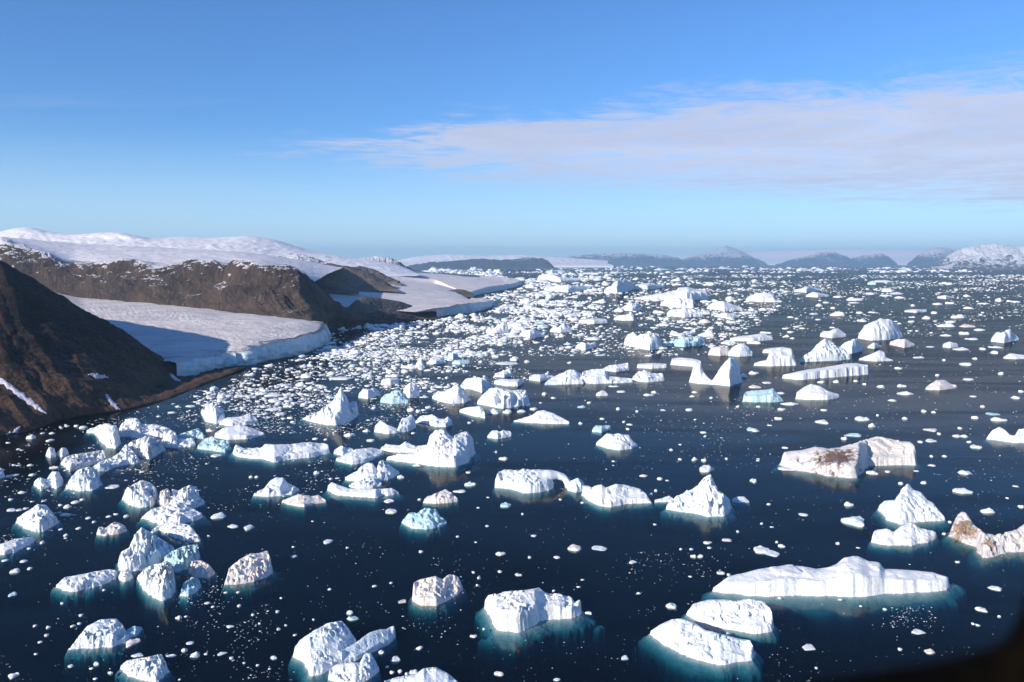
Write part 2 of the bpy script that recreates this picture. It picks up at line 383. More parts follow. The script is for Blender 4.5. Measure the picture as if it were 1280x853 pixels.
M_plateau = snow_mat('wind_packed_snow', (0.82, 0.78, 0.78), (0.72, 0.69, 0.70), 0.7, lines=0.35, rot=R(15))
M_glacier = snow_mat('glacier_ice', (0.80, 0.73, 0.69), (0.66, 0.61, 0.60), 1.6, lines=0.65, rot=R(35), bump=0.7)
M_front = ice_mat('glacier_cliff_ice', (0.66, 0.76, 0.80), (0.48, 0.64, 0.70), scale=0.5)
M_patch = snow_mat('old_snow_patch', (0.62, 0.60, 0.66), (0.55, 0.53, 0.60), 3.0)

# the dark near mountain, left
near = loft('m', [
  [(-330, 700, 'z', -14), (0, 549, 'z', -14), (70, 530, 'z', -14), (150, 517, 'z', -14), (205, 506, 'z', -14), (262, 484, 'z', -14), (306, 464, 'z', -12)],
  [(-330, 690, 'z', 0), (-20, 552, 'z', 0), (0, 545, 'z', 0), (35, 540, 'z', 0), (70, 526, 'z', 0), (110, 519, 'z', 0), (150, 514, 'z', 0), (205, 501, 'z', 0), (232, 490, 'z', 0), (262, 478, 'z', 0), (306, 461, 'z', 1)],
  [(-330, 600, 830), (0, 500, 975), (60, 490, 1030), (110, 485, 1080), (150, 486, 1150), (200, 484, 1290), (232, 476, 1370), (262, 468, 1450), (306, 459, 1560)],
  [(-330, 470, 1100), (0, 418, 1140), (60, 430, 1180), (110, 441, 1240), (150, 451, 1300), (200, 461, 1390), (232, 466, 1430), (270, 463, 1500), (306, 458, 1590)],
  [(-330, 303, 1950), (-150, 300, 1600), (-60, 314, 1450), (0, 327, 1400), (40, 350, 1400), (95, 385, 1420), (130, 403, 1440), (170, 429, 1460), (215, 452, 1490), (240, 461, 1520), (306, 457, 1620)],
  [(-330, 330, 2300), (-60, 355, 1700), (0, 380, 1620), (95, 422, 1540), (170, 455, 1540), (240, 466, 1580), (306, 460, 1660)],
  [(-330, 400, 2700), (-60, 430, 1900), (95, 455, 1680), (240, 470, 1640), (306, 462, 1700)]],
  [0, .10, .28, .5, .78, .9, 1], 420, 260, None, amp=11, skew=5.0, fine=0.45, gully=(13, 0.8), env=([0, .1, .16, .5, .74, .78, .84, 1], [0, .08, .7, 1.3, .8, .35, .8, .5]), seed=5)
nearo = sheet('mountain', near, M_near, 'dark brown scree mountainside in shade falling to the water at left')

# lower glacier behind it
def cliff_wall(line, h0, n, m_, amp, seed, off=(0, 0)):
    pass
gl_front = [(222, 472, 'z', 0), (245, 467, 'z', 0), (266, 462, 'z', 0), (285, 458, 'z', 0), (310, 456, 'z', 0), (330, 451, 'z', 0), (352, 447, 'z', 0), (375, 443, 'z', 0), (392, 437, 'z', 0), (403, 431, 'z', 0), (408, 422, 'z', 0), (404, 413, 'z', 0)]
def glacier(front_px, top_h, inner_rows, its, nu, nv_c, nv_s, seed, jag, cell, name, label):
    base = resample(w_row(front_px), nu)[:, 2:4]
    tng = np.gradient(base, axis=0); tng /= np.linalg.norm(tng, axis=1, keepdims=True); nor = np.stack([tng[:, 1], -tng[:, 0]], -1)   # outward (towards the sea)
    s = np.concatenate([[0], np.cumsum(np.linalg.norm(np.diff(base, axis=0), axis=1))])
    hh = np.interp(np.linspace(0, 1, nu), np.linspace(0, 1, len(top_h)), top_h)
    hh = hh * (1 + 0.10 * fbm(s / 40, s * 0, seed, 3))
    f1, f2, cid, cx, _ = worley(s / cell, s * 0 + 0.5, seed + 2)
    saw = ((s / cell + 0.4 * fbm(s / cell / 2, s * 0, seed + 8, 2)) % 1.0)
    rows_ = []
    for k in range(nv_c):
        q = k / (nv_c - 1); z_ = -10 + (hh + 10) * q
        ou = jag * (0.9 * saw + 0.7 * (cid - .5) + 0.5 * fbm(s / cell * 1.5, z_ / 14, seed + 4, 3)) * (0.35 + 0.65 * np.sin(math.pi * min(1, q * .9)) ) - q * 3
        ou = ou * np.interp(np.linspace(0, 1, nu), [0, .05, .95, 1], [0.2, 1, 1, 0.2])
        rows_.append(np.concatenate([base + nor * ou[:, None], z_[:, None] if np.ndim(z_) else np.full((nu, 1), z_)], -1))
    cliff = np.stack(rows_)
    top0 = cliff[-1]
    inner = [resample(w_row(r), nu)[:, 2:] for r in inner_rows]
    allr = [top0] + inner; tsn = [0] + its
    q = np.linspace(0, 1, nv_s) ** 1.4; out_ = []
    for qq in q:
        k = min(np.searchsorted(tsn, qq, 'right') - 1, len(tsn) - 2); f = (qq - tsn[k]) / (tsn[k + 1] - tsn[k])
        f2_ = f
        out_.append(allr[k] * (1 - f2_) + allr[k + 1] * f2_)
    top = np.stack(out_)
    e = np.clip(np.linspace(0, 1, nv_s) * 14, 0, 1)[:, None] ** 0.6
    X_, Y_ = top[..., 0], top[..., 1]
    a_ = R(40); xa = X_ * math.cos(a_) + Y_ * math.sin(a_); ya = -X_ * math.sin(a_) + Y_ * math.cos(a_)
    fade = np.interp(q, [0, .25, 1], [1.0, .45, .25])[:, None]
    top[..., 2] += e * fade * (jag * 0.34 * ridged(xa / (cell * 1.9) + .5 * fbm(X_ / 60, Y_ / 60, seed + 12, 3), ya / (cell * .6), seed + 6, 5, .62) * (0.35 + sm(fbm(X_ / 160, Y_ / 160, seed + 13, 3) + .5)) + 0.7 * jag * fbm(X_ / 120, Y_ / 120, seed + 7, 4))
    o1 = bpy.data.objects.new(name, None); COL.objects.link(o1)
    o1.empty_display_size = 5; tag(o1, label, kind='structure')
    sheet('ice_surface', top, M_glacier, kind='structure', parent=o1)
    sheet('ice_cliff', cliff, M_front, kind='structure', parent=o1, smooth=False)
    return top
glacier(gl_front, [24, 26, 22, 24, 28, 31, 34, 36, 34, 26],
  [[(150, 450, 'z', 20), (220, 446, 'z', 26), (290, 434, 'z', 32), (340, 427, 'z', 36), (385, 418, 'z', 40), (400, 411, 'z', 42), (402, 409, 'z', 42)],
   [(60, 403, 'z', 56), (160, 402, 'z', 60), (260, 401, 'z', 62), (330, 399, 'z', 62), (380, 400, 'z', 56), (402, 404, 'z', 48)],
   [(20, 353, 2880), (95, 371, 2760), (150, 376, 2600), (250, 385, 2370), (350, 397, 2090), (404, 404, 1960)],
   [(20, 345, 3100), (95, 368, 2900), (150, 374, 2700), (250, 383, 2450), (350, 395, 2150), (404, 403, 1990)]],
  [.22, .5, .86, 1], 420, 22, 150, 11, 17.0, 42, 'glacier', 'pale glacier tongue half in shadow ending in a low ice cliff')

# brown bluff behind the lower glacier
bl = loft('b', [
  [(-60, 372, 2850), (20, 366, 2800), (95, 378, 2700), (150, 382, 2560), (250, 391, 2320), (350, 403, 2050), (396, 414, 'z', 20), (408, 417, 'z', -3), (440, 412, 'z', -3), (480, 406, 'z', -3), (520, 402, 'z', -3)],
  [(-60, 350, 2900), (20, 345, 2830), (95, 371, 2730), (150, 376, 2580), (250, 385, 2340), (350, 397, 2070), (396, 405, 2000), (410, 409, 'z', 10), (440, 407, 'z', 5), (480, 402, 'z', 4), (520, 399, 'z', 3)],
  [(-60, 325, 2960), (20, 318, 2880), (85, 345, 2800), (150, 352, 2650), (250, 356, 2440), (330, 366, 2210), (385, 382, 2130), (412, 396, 2330), (440, 401, 2450), (480, 399, 2700), (520, 398.5, 2800)],
  [(-60, 296, 3080), (0, 301, 3040), (40, 312, 3000), (85, 331, 2920), (120, 329, 2860), (170, 326, 2760), (200, 331, 2700), (250, 327, 2600), (300, 330, 2450), (335, 336, 2330), (355, 332, 2330), (372, 342, 2330), (395, 366, 2360), (420, 386, 2440), (450, 396, 2560), (520, 398, 2830)],
  [(-60, 303, 3500), (40, 318, 3400), (120, 331, 3300), (250, 332, 3000), (335, 342, 2750), (372, 352, 2700), (420, 391, 2650), (450, 398, 2700), (520, 400, 2700)],
  [(-60, 322, 3900), (120, 345, 3700), (250, 350, 3400), (355, 360, 3100), (420, 396, 2900), (520, 404, 2800)]],
  [0, .08, .4, .72, .86, 1], 460, 160, None, amp=34, w1=0.6, fine=0.42, skew=1.5, gully=(11, 1.1), env=([0, .08, .14, .4, .66, .72, .8, 1], [0, .1, .6, 1.3, .9, .22, .2, .2]), seed=9)
sheet('bluff', bl, M_bluff, 'brown rock bluff dusted with snow above the glacier')

# snow plateau and far snow hills, left
sheet('snowfield', loft('s', [
  [(-160, 306, 3000), (0, 306, 3080), (40, 316, 3040), (85, 335, 2960), (170, 331, 2820), (250, 331, 2660), (320, 339, 2460), (362, 341, 2420), (376, 350, 2440), (385, 358, 2460)],
  [(-160, 296, 3700), (0, 301, 3700), (85, 318, 3600), (170, 320, 3500), (250, 321, 3400), (330, 326, 3200), (375, 336, 3200), (405, 346, 3150)],
  [(-160, 290, 4800), (0, 298, 4800), (100, 306, 4700), (200, 311, 4600), (300, 316, 4500), (375, 326, 4400), (430, 335, 4300)],
  [(-160, 300, 5600), (0, 305, 5600), (200, 320, 5400), (300, 325, 5300), (380, 332, 5200), (430, 340, 5200)]],
  [0, .45, .85, 1], 300, 130, None, amp=7, gully=(5, 2), seed=12), M_plateau, 'wind packed grey white snow plateau above the brown bluff')
sheet('snow_hill', loft('s', [
  [(-200, 336, 5200), (0, 336, 5200), (150, 338, 5300), (300, 342, 5400), (420, 347, 5600), (520, 345.5, 6000)],
  [(-200, 306, 5700), (0, 303, 5700), (90, 300, 5900), (200, 306, 6000), (300, 309, 6200), (400, 322, 6400), (480, 334, 6500), (524, 344, 6500)],
  [(-200, 290, 6400), (-30, 297, 6400), (0, 291, 6400), (20, 286, 6400), (38, 285.5, 6400), (60, 291, 6450), (90, 295, 6500), (125, 292, 6500), (150, 291, 6500), (170, 296, 6500), (195, 300, 6700), (225, 297, 6900), (265, 299, 7000), (310, 296, 7100), (345, 301, 7200), (385, 314, 7300), (430, 323, 7400), (475, 328, 7500), (500, 332, 7500), (522, 341.5, 7500)],
  [(-200, 300, 8000), (0, 300, 8000), (200, 305, 8000), (400, 328, 8400), (520, 341, 8600)]],
  [0, .45, .85, 1], 420, 120, None, amp=15, w1=0.5, gully=(7, 2.0), env=([0, .4, .85, 1], [.3, 1.3, .45, .4]), seed=15), M_snow, 'smooth sunlit white snow hills on the left skyline')

def hill(name, label, crest, base_v, Y, depth, mat, amp, gul, seed, nu=200, nv=70, shift=0.0):
    """a hill from its crest line in the picture; Y along the line may change; feet in front and behind"""
    c = [(u, v, y) for (u, v, y) in crest]
    u0, u1 = c[0][0], c[-1][0]
    foot = [(u + (u - (u0 + u1) / 2) * 0.05, bv, max(y - depth, 1)) for (u, v, y), bv in zip(c, base_v)]
    foot0 = [(u, bv + 3, y - 30) for (u, bv, y) in foot]
    mid = [(u, v + (bv - v) * 0.52, y - depth * 0.55) for (u, v, y), bv in zip(c, base_v)]
    back = [(u, v + (bv - v) * 0.35, y + depth * 0.7) for (u, v, y), bv in zip(c, base_v)]
    back2 = [(u, bv + 1, y + depth * 1.4) for (u, v, y), bv in zip(c, base_v)]
    return sheet(name, loft('h', [foot0, foot, mid, c, back, back2], [0, .06, .38, .68, .86, 1], nu, nv, None, amp=amp, gully=gul,
        env=([0, .06, .3, .62, .68, 1], [0, .2, 1.2, 1.0, .6, .5]), seed=seed, w1=0.28, fine=0.55, skew=1.5), mat, label)

hill('hill', 'bare brown moraine mound on the shore beside the dark headland',
  [(425, 396, 2620), (437, 382, 2700), (447, 374, 2760), (457, 371, 2800), (475, 373, 2870), (500, 377, 2950), (520, 384, 3020), (536, 391, 3060), (551, 396, 3080)],
  [404, 405, 405, 404, 403, 401, 399, 398, 397.5], 0, 230, M_mound, 3, (9, .8), 21)
hill('hill', 'low brown hill ending in a dark spur behind the shore mound',
  [(340, 342, 4200), (380, 332, 4200), (410, 330, 4200), (440, 334, 4200), (460, 341, 4200), (480, 351, 4200), (494, 361, 4150)],
  [362, 362, 362, 362, 361, 361, 362], 0, 400, M_hill, 11, (10, .8), 23)
hill('hill', 'small dark spur of rock between two snow slopes',
  [(372, 345, 3750), (395, 346, 3750), (415, 350, 3750), (430, 356, 3750), (447, 363.5, 3720)],
  [366, 366, 366, 365, 364.5], 0, 220, M_hill, 6, (10, .8), 24)
hill('hill', 'dark rocky outcrop on the snow below the skyline',
  [(330, 325, 5200), (345, 321, 5200), (358, 322, 5200), (370, 318, 5200), (385, 321, 5200), (395, 324, 5200), (410, 329, 5200), (430, 333, 5200)],
  [327, 327, 329, 332, 334, 335, 336, 336], 0, 350, M_bluff, 14, (18, .8), 25)
hill('hill', 'snow dusted dark round hill at the end of the coast',
  [(440, 330, 7600), (452, 324, 7700), (470, 321, 7800), (488, 323, 7800), (500, 329, 7700), (518, 341, 7600)],
  [343, 343, 343, 342.5, 342, 341.8], 0, 900, M_bluff, 28, (12, .8), 26)
hill('hill', 'brown shoulder of land running down to the middle glacier',
  [(420, 338, 5200), (450, 333, 5400), (470, 338, 5400), (482, 345, 5300), (500, 353.5, 5000)],
  [354, 354, 354, 354, 354.5], 0, 500, M_hill, 14, (10, .8), 27)

# middle and far glacier tongues
glacier([(546, 397, 'z', 0), (553, 395, 'z', 0), (562, 394, 'z', 0), (574, 393, 'z', 0), (588, 391, 'z', 0), (602, 388, 'z', 0), (612, 385, 'z', 0), (616, 382, 'z', 0), (606, 379, 'z', 0), (590, 376, 'z', 0)],
  [20, 36, 38, 36, 34, 32, 28, 24, 18, 14],
  [[(520, 391, 'z', 24), (545, 386, 'z', 34), (570, 382, 'z', 34), (590, 379, 'z', 32), (596, 377, 'z', 26), (585, 375, 'z', 20)],
   [(400, 382, 'z', 44), (440, 378, 'z', 40), (500, 372, 'z', 44), (550, 370, 'z', 44), (580, 370, 'z', 36), (575, 369, 'z', 30)],
   [(340, 365, 'z', 74), (440, 362, 'z', 68), (500, 360, 'z', 64), (545, 362, 'z', 50), (570, 366, 'z', 34)],
   [(330, 356, 'z', 86), (440, 354, 'z', 77), (500, 352, 'z', 74), (545, 355, 'z', 56), (570, 362, 'z', 34)],
   [(320, 346, 5200), (440, 344, 5500), (500, 346, 5600), (545, 350, 5400), (570, 361, 4900)]],
  [.22, .45, .66, .84, 1], 260, 12, 110, 31, 9.0, 34, 'glacier', 'middle glacier tongue meeting the sea beyond the brown mound')
hill('moraine', 'thin dark moraine island between the two far glacier tongues',
  [(500, 363, 4500), (520, 361, 4500), (545, 362, 4500), (560, 363.5, 4500), (570, 362, 4500), (580, 362.5, 4500), (590, 366, 4500)],
  [366, 367, 368, 368.5, 369, 369, 368.5], 0, 160, M_mound, 5, (8, .8), 28)
glacier([(588, 371, 'z', 0), (600, 368, 'z', 0), (616, 365, 'z', 0), (632, 362, 'z', 0), (646, 358.5, 'z', 0), (652, 355, 'z', 0), (645, 351.5, 'z', 0), (625, 348, 'z', 0), (600, 346, 'z', 0)],
  [26, 34, 36, 34, 30, 26, 20, 14, 10],
  [[(560, 364, 'z', 32), (590, 360, 'z', 36), (615, 357, 'z', 34), (632, 354, 'z', 28), (630, 351, 'z', 18), (600, 347, 'z', 12)],
   [(500, 356, 'z', 50), (560, 352, 'z', 46), (600, 350, 'z', 36), (600, 348, 'z', 22), (580, 346, 'z', 14)],
   [(470, 347, 'z', 70), (520, 344, 'z', 60), (560, 344.5, 'z', 34), (575, 345, 'z', 16)],
   [(470, 343, 'z', 90), (520, 341, 'z', 60), (550, 342.5, 'z', 34), (565, 344, 'z', 14)]],
  [.3, .6, .9, 1], 260, 10, 70, 35, 12.0, 60, 'glacier', 'farthest glacier tongue fading into the packed ice')

# distant land
def far_range(name, label, crest, base, Y, mat, amp, seed, gul=(16, .7), depth=2500):
    return hill(name, label, [(u, v, Y) for u, v in crest], [base] * len(crest), 0, depth, mat, amp, gul, seed, 220, 50)
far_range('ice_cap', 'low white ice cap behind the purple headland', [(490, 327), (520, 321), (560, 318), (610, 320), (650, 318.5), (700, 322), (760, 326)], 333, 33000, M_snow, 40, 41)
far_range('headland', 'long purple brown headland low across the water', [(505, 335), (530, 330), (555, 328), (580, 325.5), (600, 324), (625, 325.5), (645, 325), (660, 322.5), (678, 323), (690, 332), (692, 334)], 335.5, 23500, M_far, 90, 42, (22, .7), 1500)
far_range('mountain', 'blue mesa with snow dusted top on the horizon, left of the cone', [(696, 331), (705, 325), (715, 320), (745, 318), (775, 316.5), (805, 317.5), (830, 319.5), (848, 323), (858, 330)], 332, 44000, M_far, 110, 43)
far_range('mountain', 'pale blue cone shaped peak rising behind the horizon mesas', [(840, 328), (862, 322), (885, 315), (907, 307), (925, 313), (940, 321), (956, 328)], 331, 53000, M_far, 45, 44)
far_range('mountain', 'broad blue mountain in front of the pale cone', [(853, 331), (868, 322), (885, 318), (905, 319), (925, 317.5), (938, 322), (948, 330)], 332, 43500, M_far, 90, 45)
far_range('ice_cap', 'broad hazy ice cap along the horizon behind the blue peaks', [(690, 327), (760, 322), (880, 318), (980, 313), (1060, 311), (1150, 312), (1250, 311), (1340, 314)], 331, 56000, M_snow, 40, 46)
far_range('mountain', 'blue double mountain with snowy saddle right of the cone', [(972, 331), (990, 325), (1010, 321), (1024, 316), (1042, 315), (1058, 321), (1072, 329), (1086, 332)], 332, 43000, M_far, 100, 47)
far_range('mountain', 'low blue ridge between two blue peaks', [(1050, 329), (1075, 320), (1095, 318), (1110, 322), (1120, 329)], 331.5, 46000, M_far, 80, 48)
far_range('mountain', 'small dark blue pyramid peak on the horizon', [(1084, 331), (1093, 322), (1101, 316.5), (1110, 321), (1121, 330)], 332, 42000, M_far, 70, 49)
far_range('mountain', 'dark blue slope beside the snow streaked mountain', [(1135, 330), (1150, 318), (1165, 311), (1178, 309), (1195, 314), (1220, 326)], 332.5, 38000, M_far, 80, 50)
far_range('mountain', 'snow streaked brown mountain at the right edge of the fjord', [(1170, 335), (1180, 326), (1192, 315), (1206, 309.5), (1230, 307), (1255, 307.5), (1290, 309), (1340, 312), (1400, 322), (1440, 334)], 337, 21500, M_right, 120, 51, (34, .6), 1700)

# snow patches lying in gullies of the near mountain, found by pixel on its surface
import mathutils
from mathutils.bvhtree import BVHTree
nv_, nu_ = near.shape[:2]
bvh = BVHTree.FromPolygons([tuple(v_) for v_ in near[::2, ::2].reshape(-1, 3)], [tuple(int(i_) for i_ in f_) for f_ in grid_faces(near[::2, ::2].shape[0], near[::2, ::2].shape[1])])
def hit(u, v):
    d = np.array([xr(u, v), 1.0, slope(v)]); r = bvh.ray_cast(Vector((0, 0, H)), Vector(d).normalized()); return r[0], r[1]
def patch(label, pts, wid, n=150, m=11, seed=0):
    pl = resample([(a_, b_, w_) for (a_, b_), w_ in zip(pts, wid)], n); V = []
    for k in range(n):
        u, v, w = pl[k]; a_, b_ = pl[min(k + 1, n - 1)][:2] - pl[max(k - 1, 0)][:2]; l_ = math.hypot(a_, b_) + 1e-6; nx, ny = -b_ / l_, a_ / l_
        tt_ = k / (n - 1); w = w * (1 + 1.1 * float(fbm(np.array([k / 11.0]), np.array([seed * 3.1]), seed, 4)[0])) * min(1, 6 * tt_, 6 * (1 - tt_)) ** .7; sh_ = 1.6 * float(fbm(np.array([k / 14.0]), np.array([7.7]), seed + 50, 3)[0]); u += nx * sh_; v += ny * sh_
        for j in range(m):
            s_ = (j / (m - 1) - .5) * 2 * w
            pt, no = hit(u + nx * s_, v + ny * s_)
            if pt is None: pt, no = Vector(V[-1]) if V else Vector((0, 0, -50)), Vector((0, 0, 1))
            if no.z < 0: no = -no
            e = 1 - abs(j / (m - 1) - .5) * 2
            V.append(tuple(pt + no * (1.3 * e ** .5 - 0.2) if j not in (0, m - 1) else pt - no * 1.0))
    o = link('snow_patch', mesh_('snow_patch', V, grid_faces(n, m), M_patch)); tag(o, label, 'snow patch', 'snow patches in the gullies of the near mountain')
patch('long narrow snow streak down the dark slope at the left edge', [(-12, 468), (10, 482), (30, 497), (48, 510), (58, 518)], [3.5, 3.5, 4, 3.5, 2])
patch('small white snow patch high on the dark slope', [(110, 468), (120, 470), (136, 472)], [1.0, 3.2, 1.2], seed=2)
patch('thin snow streak in a gully just above the shore', [(132, 492), (139, 503), (150, 513)], [1.5, 3, 2], seed=3)
patch('forked snow patch low on the dark slope by the left shore', [(6, 543), (18, 541), (25, 533)], [1.5, 2.5, 2.0], seed=4)
patch('faint snow patch near the end of the dark spur', [(212, 467), (220, 474), (226, 477)], [1.5, 2.5, 1.0], seed=5)
# ------------------------------------------------------------------ icebergs, one by one
# each: (ref, rest of label) material, depth share a, front height share f, roughness r, submerged shelf width (share of width) s, extra; T = top outline, B = waterline in the photo
BERGS = []
HEROBOX = []
def B_(ref, rest, mat, T, Bl, a=.5, f=.6, r=.22, s=.10, notch=(), cl=.30, stain=None, parts=None, blk=0.0):
    BERGS.append(dict(ref=ref, label=(ref + ' ' + rest).strip(), mat=mat, T=T, B=Bl, a=a, f=f, r=r, s=s, notch=notch, cl=cl, stain=stain, blk=blk))
def pts(sv): return np.array([[float(q) for q in p_.split(',')] for p_ in sv.split()])

def poly_sd(px_, py_, poly):
    d = np.full(px_.shape, 1e18); ins = np.zeros(px_.shape, bool); n = len(poly)
    for i in range(n):
        ax, ay = poly[i]; bx, by = poly[(i + 1) % n]
        ex, ey = bx - ax, by - ay; wx_, wy_ = px_ - ax, py_ - ay
        q = np.clip((wx_ * ex + wy_ * ey) / (ex * ex + ey * ey + 1e-12), 0, 1)
        d = np.minimum(d, (wx_ - ex * q) ** 2 + (wy_ - ey * q) ** 2)
        c = ((ay > py_) != (by > py_)) & (px_ < (bx - ax) * (py_ - ay) / (by - ay + 1e-12) + ax)
        ins ^= c
    return np.where(ins, np.sqrt(d), -np.sqrt(d))

def build_berg(b, i):
    T = pts(b['T']); Bl = pts(b['B'])
    u_l = Bl[:, 0].mean()
    near_ = float(np.clip((Bl[:, 1].mean() - 520) / 200, 0, 1))      # seen more from above, so more of the outline is top surface
    b['a'] = b['a'] + (0.86 - b['a']) * 0.6 * near_; b['f'] = b['f'] * (1 - 0.35 * near_) if b['f'] < .7 else b['f']; b['r'] *= .9
    low_ = u_l < 280 and Bl[:, 1].mean() > 530 and not b['blk']      # the broken-down, flat rafts of the left field
    if low_: b['a'] = max(b['a'], .9); b['r'] = b['r'] * 1.9 + .12; b['f'] = max(b['f'], .6)
    b['cl'] = b['cl'] * (1 + 0.6 * near_) if b['cl'] > .2 else b['cl']
    u0, u1 = min(T[0, 0], Bl[0, 0]), max(T[-1, 0], Bl[-1, 0])
    U = np.linspace(u0, u1, 90)
    Tv = np.interp(U, T[:, 0], T[:, 1]); Bv = np.interp(U, Bl[:, 0], Bl[:, 1]); Tv = np.minimum(Tv, Bv - 0.4)
    HEROBOX.append((u0, u1, U, Tv, Bv))
    mid = ground((u0 + u1) / 2, Bv.mean()); dist = float(np.hypot(*mid)); pxm = dist / F; width = (u1 - u0) * pxm
    fr = ground(U, Bv)
    Vb = Bv + b['a'] * (Tv - Bv)
    bk = ground(U, Vb); dep = bk[:, 1] - fr[:, 1]
    dep = np.clip(dep, 0.15 * width * 0.4, (0.85 + 0.6 * near_ + 0.4 * low_) * width)
    endt = np.minimum(np.linspace(0, 1, 90), np.linspace(1, 0, 90)); dep = dep * np.clip(endt * 14, 0.15, 1)
    # keep the back edge from being more ragged than ice would be
    ker = np.ones(9) / 9; dep = np.convolve(np.pad(dep, 4, mode='edge'), ker, 'valid')
    dirv = fr / np.linalg.norm(fr, axis=1, keepdims=True)
    bk = fr + dirv * dep[:, None]
    poly = np.concatenate([fr[::2], bk[::-1][::2]])
    foot = min(b['s'] * width * .55, 12.0); hmax0 = max(1.0, (Bv - Tv).max() * pxm)
    mg = foot * 2.2 + width * 0.03
    x0, y0 = poly.min(0) - mg; x1, y1 = poly.max(0) + mg
    cell = max(pxm * 0.72, width / 160)
    cy_ = cell * (1.0 if Bv.mean() > 450 else 1.6)
    xs = np.arange(x0, x1 + cell, cell); ys = np.arange(y0, y1 + cy_, cy_)
    X, Y = np.meshgrid(xs, ys); sc = width
    sd0 = i * 31 + 5
    wp = 0.075 if low_ else 0.034
    wx_ = X + sc * wp * fbm(X / sc * 8, Y / sc * 8, sd0, 5, .6); wy_ = Y + sc * wp * fbm(X / sc * 8, Y / sc * 8, sd0 + 50, 5, .6)
    sd = poly_sd(wx_, wy_, poly)
    # where on the berg: column U of the picture and share of depth s
    uu, _ = proj(X, Y, 0 * X)
    iu = np.clip(uu, u0, u1); Tq = np.interp(iu, U, Tv); Bq = np.interp(iu, U, Bv); dq = np.interp(iu, U, dep)
    rr = np.hypot(X, Y); fq = np.interp(iu, U, np.linalg.norm(fr, axis=1)); s_ = np.clip((rr - fq) / np.maximum(dq, 1e-3), 0, 1)
    Yr = (np.interp(iu, U, fr[:, 1]) + 0.62 * dq * np.interp(iu, U, dirv[:, 1]))
    hs = np.maximum(H + slope(Tq) * Yr, 0.3)                      # height of the skyline at the ridge
    hsk = np.maximum(np.convolve(hs[0] * 0, [1], 'same') + 0, 0)   # placeholder row
    front = b['f'] * hs
    prof = np.where(s_ < 0.62, front + (hs - front) * sm(s_ / 0.62), hs * (1 - 0.45 * sm((s_ - 0.62) / 0.38)))
    # crags: facets (tilted planes per cell), ridges and grain
    q = sc / (7 if width * 1.0 / pxm < 60 else 11)
    f1, f2, cid, cx, cy = worley(X / q + 0.25 * fbm(X / q, Y / q, sd0 + 3, 2), Y / q, sd0 + 7)
    q2 = q * .42
    g1, g2, cid2, cx2, cy2 = worley(X / q2 + 0.3 * fbm(X / q2, Y / q2, sd0 + 4, 2), Y / q2, sd0 + 17)
    ang = cid * 6.28; til = (X / q - cx) * np.cos(ang) + (Y / q - cy) * np.sin(ang)
    ang2 = cid2 * 6.28; til2 = (X / q2 - cx2) * np.cos(ang2) + (Y / q2 - cy2) * np.sin(ang2)
    r = b['r'] * (0.22 + 1.35 * sm(fbm(X / sc * 2.6, Y / sc * 2.6, sd0 + 44, 3) * 1.6 + .5)); hm = hs.max() * 0.5 + hs * 0.5
    crag = r * (0.60 * (cid - 0.62) + 1.0 * til + 0.20 * (cid2 - .5) + 0.26 * til2 + 0.20 * (ridged(X / sc * 5, Y / sc * 5, sd0 + 9, 4, .5) - 0.35)) \
         - r * 0.22 * np.exp(-((f2 - f1) / 0.07) ** 2)
    env = np.clip(sd / (width * 0.03), 0, 1)
    if b['blk']: prof = prof * (1 + b['blk'] * 0.5 * (np.floor(cid * 4) / 4 - .4))
    top = prof + hm * crag * env + hm * 0.16 * fbm(X / sc * 2.2, Y / sc * 2.2, sd0 + 47, 2) * env
    wcl = np.maximum(b['cl'] * front, 0.25 * cell) + 1e-3
    wcl = wcl * (1 + 0.8 * fbm(X / sc * 14, Y / sc * 14, sd0 + 21, 3)).clip(0.25, 2)
    apr = np.clip(width * 0.012 * (0.3 + 1.6 * fbm(X / sc * 6, Y / sc * 6, sd0 + 91, 3)), 0, None) * (hs.max() > 4)   # low wave-washed apron in places
    sde = sd - apr
    e = np.clip(sde / wcl, 0, 1); e = 1 - (1 - e) ** 2.2
    # undulating freeboard lip along the waterline
    Z = top * e
    zlim = H + slope(Tq - 0.4) * Y                 # never rise past the outline seen in the picture
    zlim = np.maximum(zlim * (1 + 0.06 * fbm(X / sc * 18, Y / sc * 18, sd0 + 95, 3)), 0.4); kk = 0.12 * hs.max() + 1e-3
    hh_ = np.clip(0.5 + 0.5 * (zlim - Z) / kk, 0, 1); Z = zlim * (1 - hh_) + Z * hh_ - kk * hh_ * (1 - hh_) * (Z > 0.5 * zlim)
    Z = np.maximum(Z, 0)
    for (nu_, nv_, rx, ry, dp) in b['notch']:
        c = ground(nu_, nv_); 
        dd = np.hypot((X - c[0]) / (rx * pxm), (Y - c[1]) / (ry * pxm * 2.2)); dd = dd + 0.25 * fbm(X / (rx * pxm), Y / (rx * pxm), sd0 + 33, 3)
        Z = Z * (1 - dp * sm((1.25 - dd) / 0.5))
    Z = np.where(sd > 0, np.maximum(Z, 0.5 * np.clip(sd / 1.5, 0, 1) + 0.5 * np.clip(sd / 4, 0, 1)), 0)
    fo = np.clip(-sd / max(foot, 1e-3), 0, 4)
    jag = 1 + 0.9 * fbm(X / sc * 3.5, Y / sc * 3.5, sd0 + 61, 4)
    under = -(0.3 + 4.2 * np.clip(fo * jag, 0, 1) + 45 * np.clip((fo * jag - 1) * 2.2, 0, 1) ** 1.3)
    under = under * np.clip(-sd / (0.5 * cell), 0, 1)
    Z = np.where(sd > 0, Z, under)
    Z = np.maximum(Z, -36)
    # sideways roughness makes the cliffs irregular instead of draped
    k = np.clip(Z / (hs.max() + 1e-3), 0, 1) * (sd > -cell)
    amp = 0.035 * hs.max() * (0.3 + r * 3)
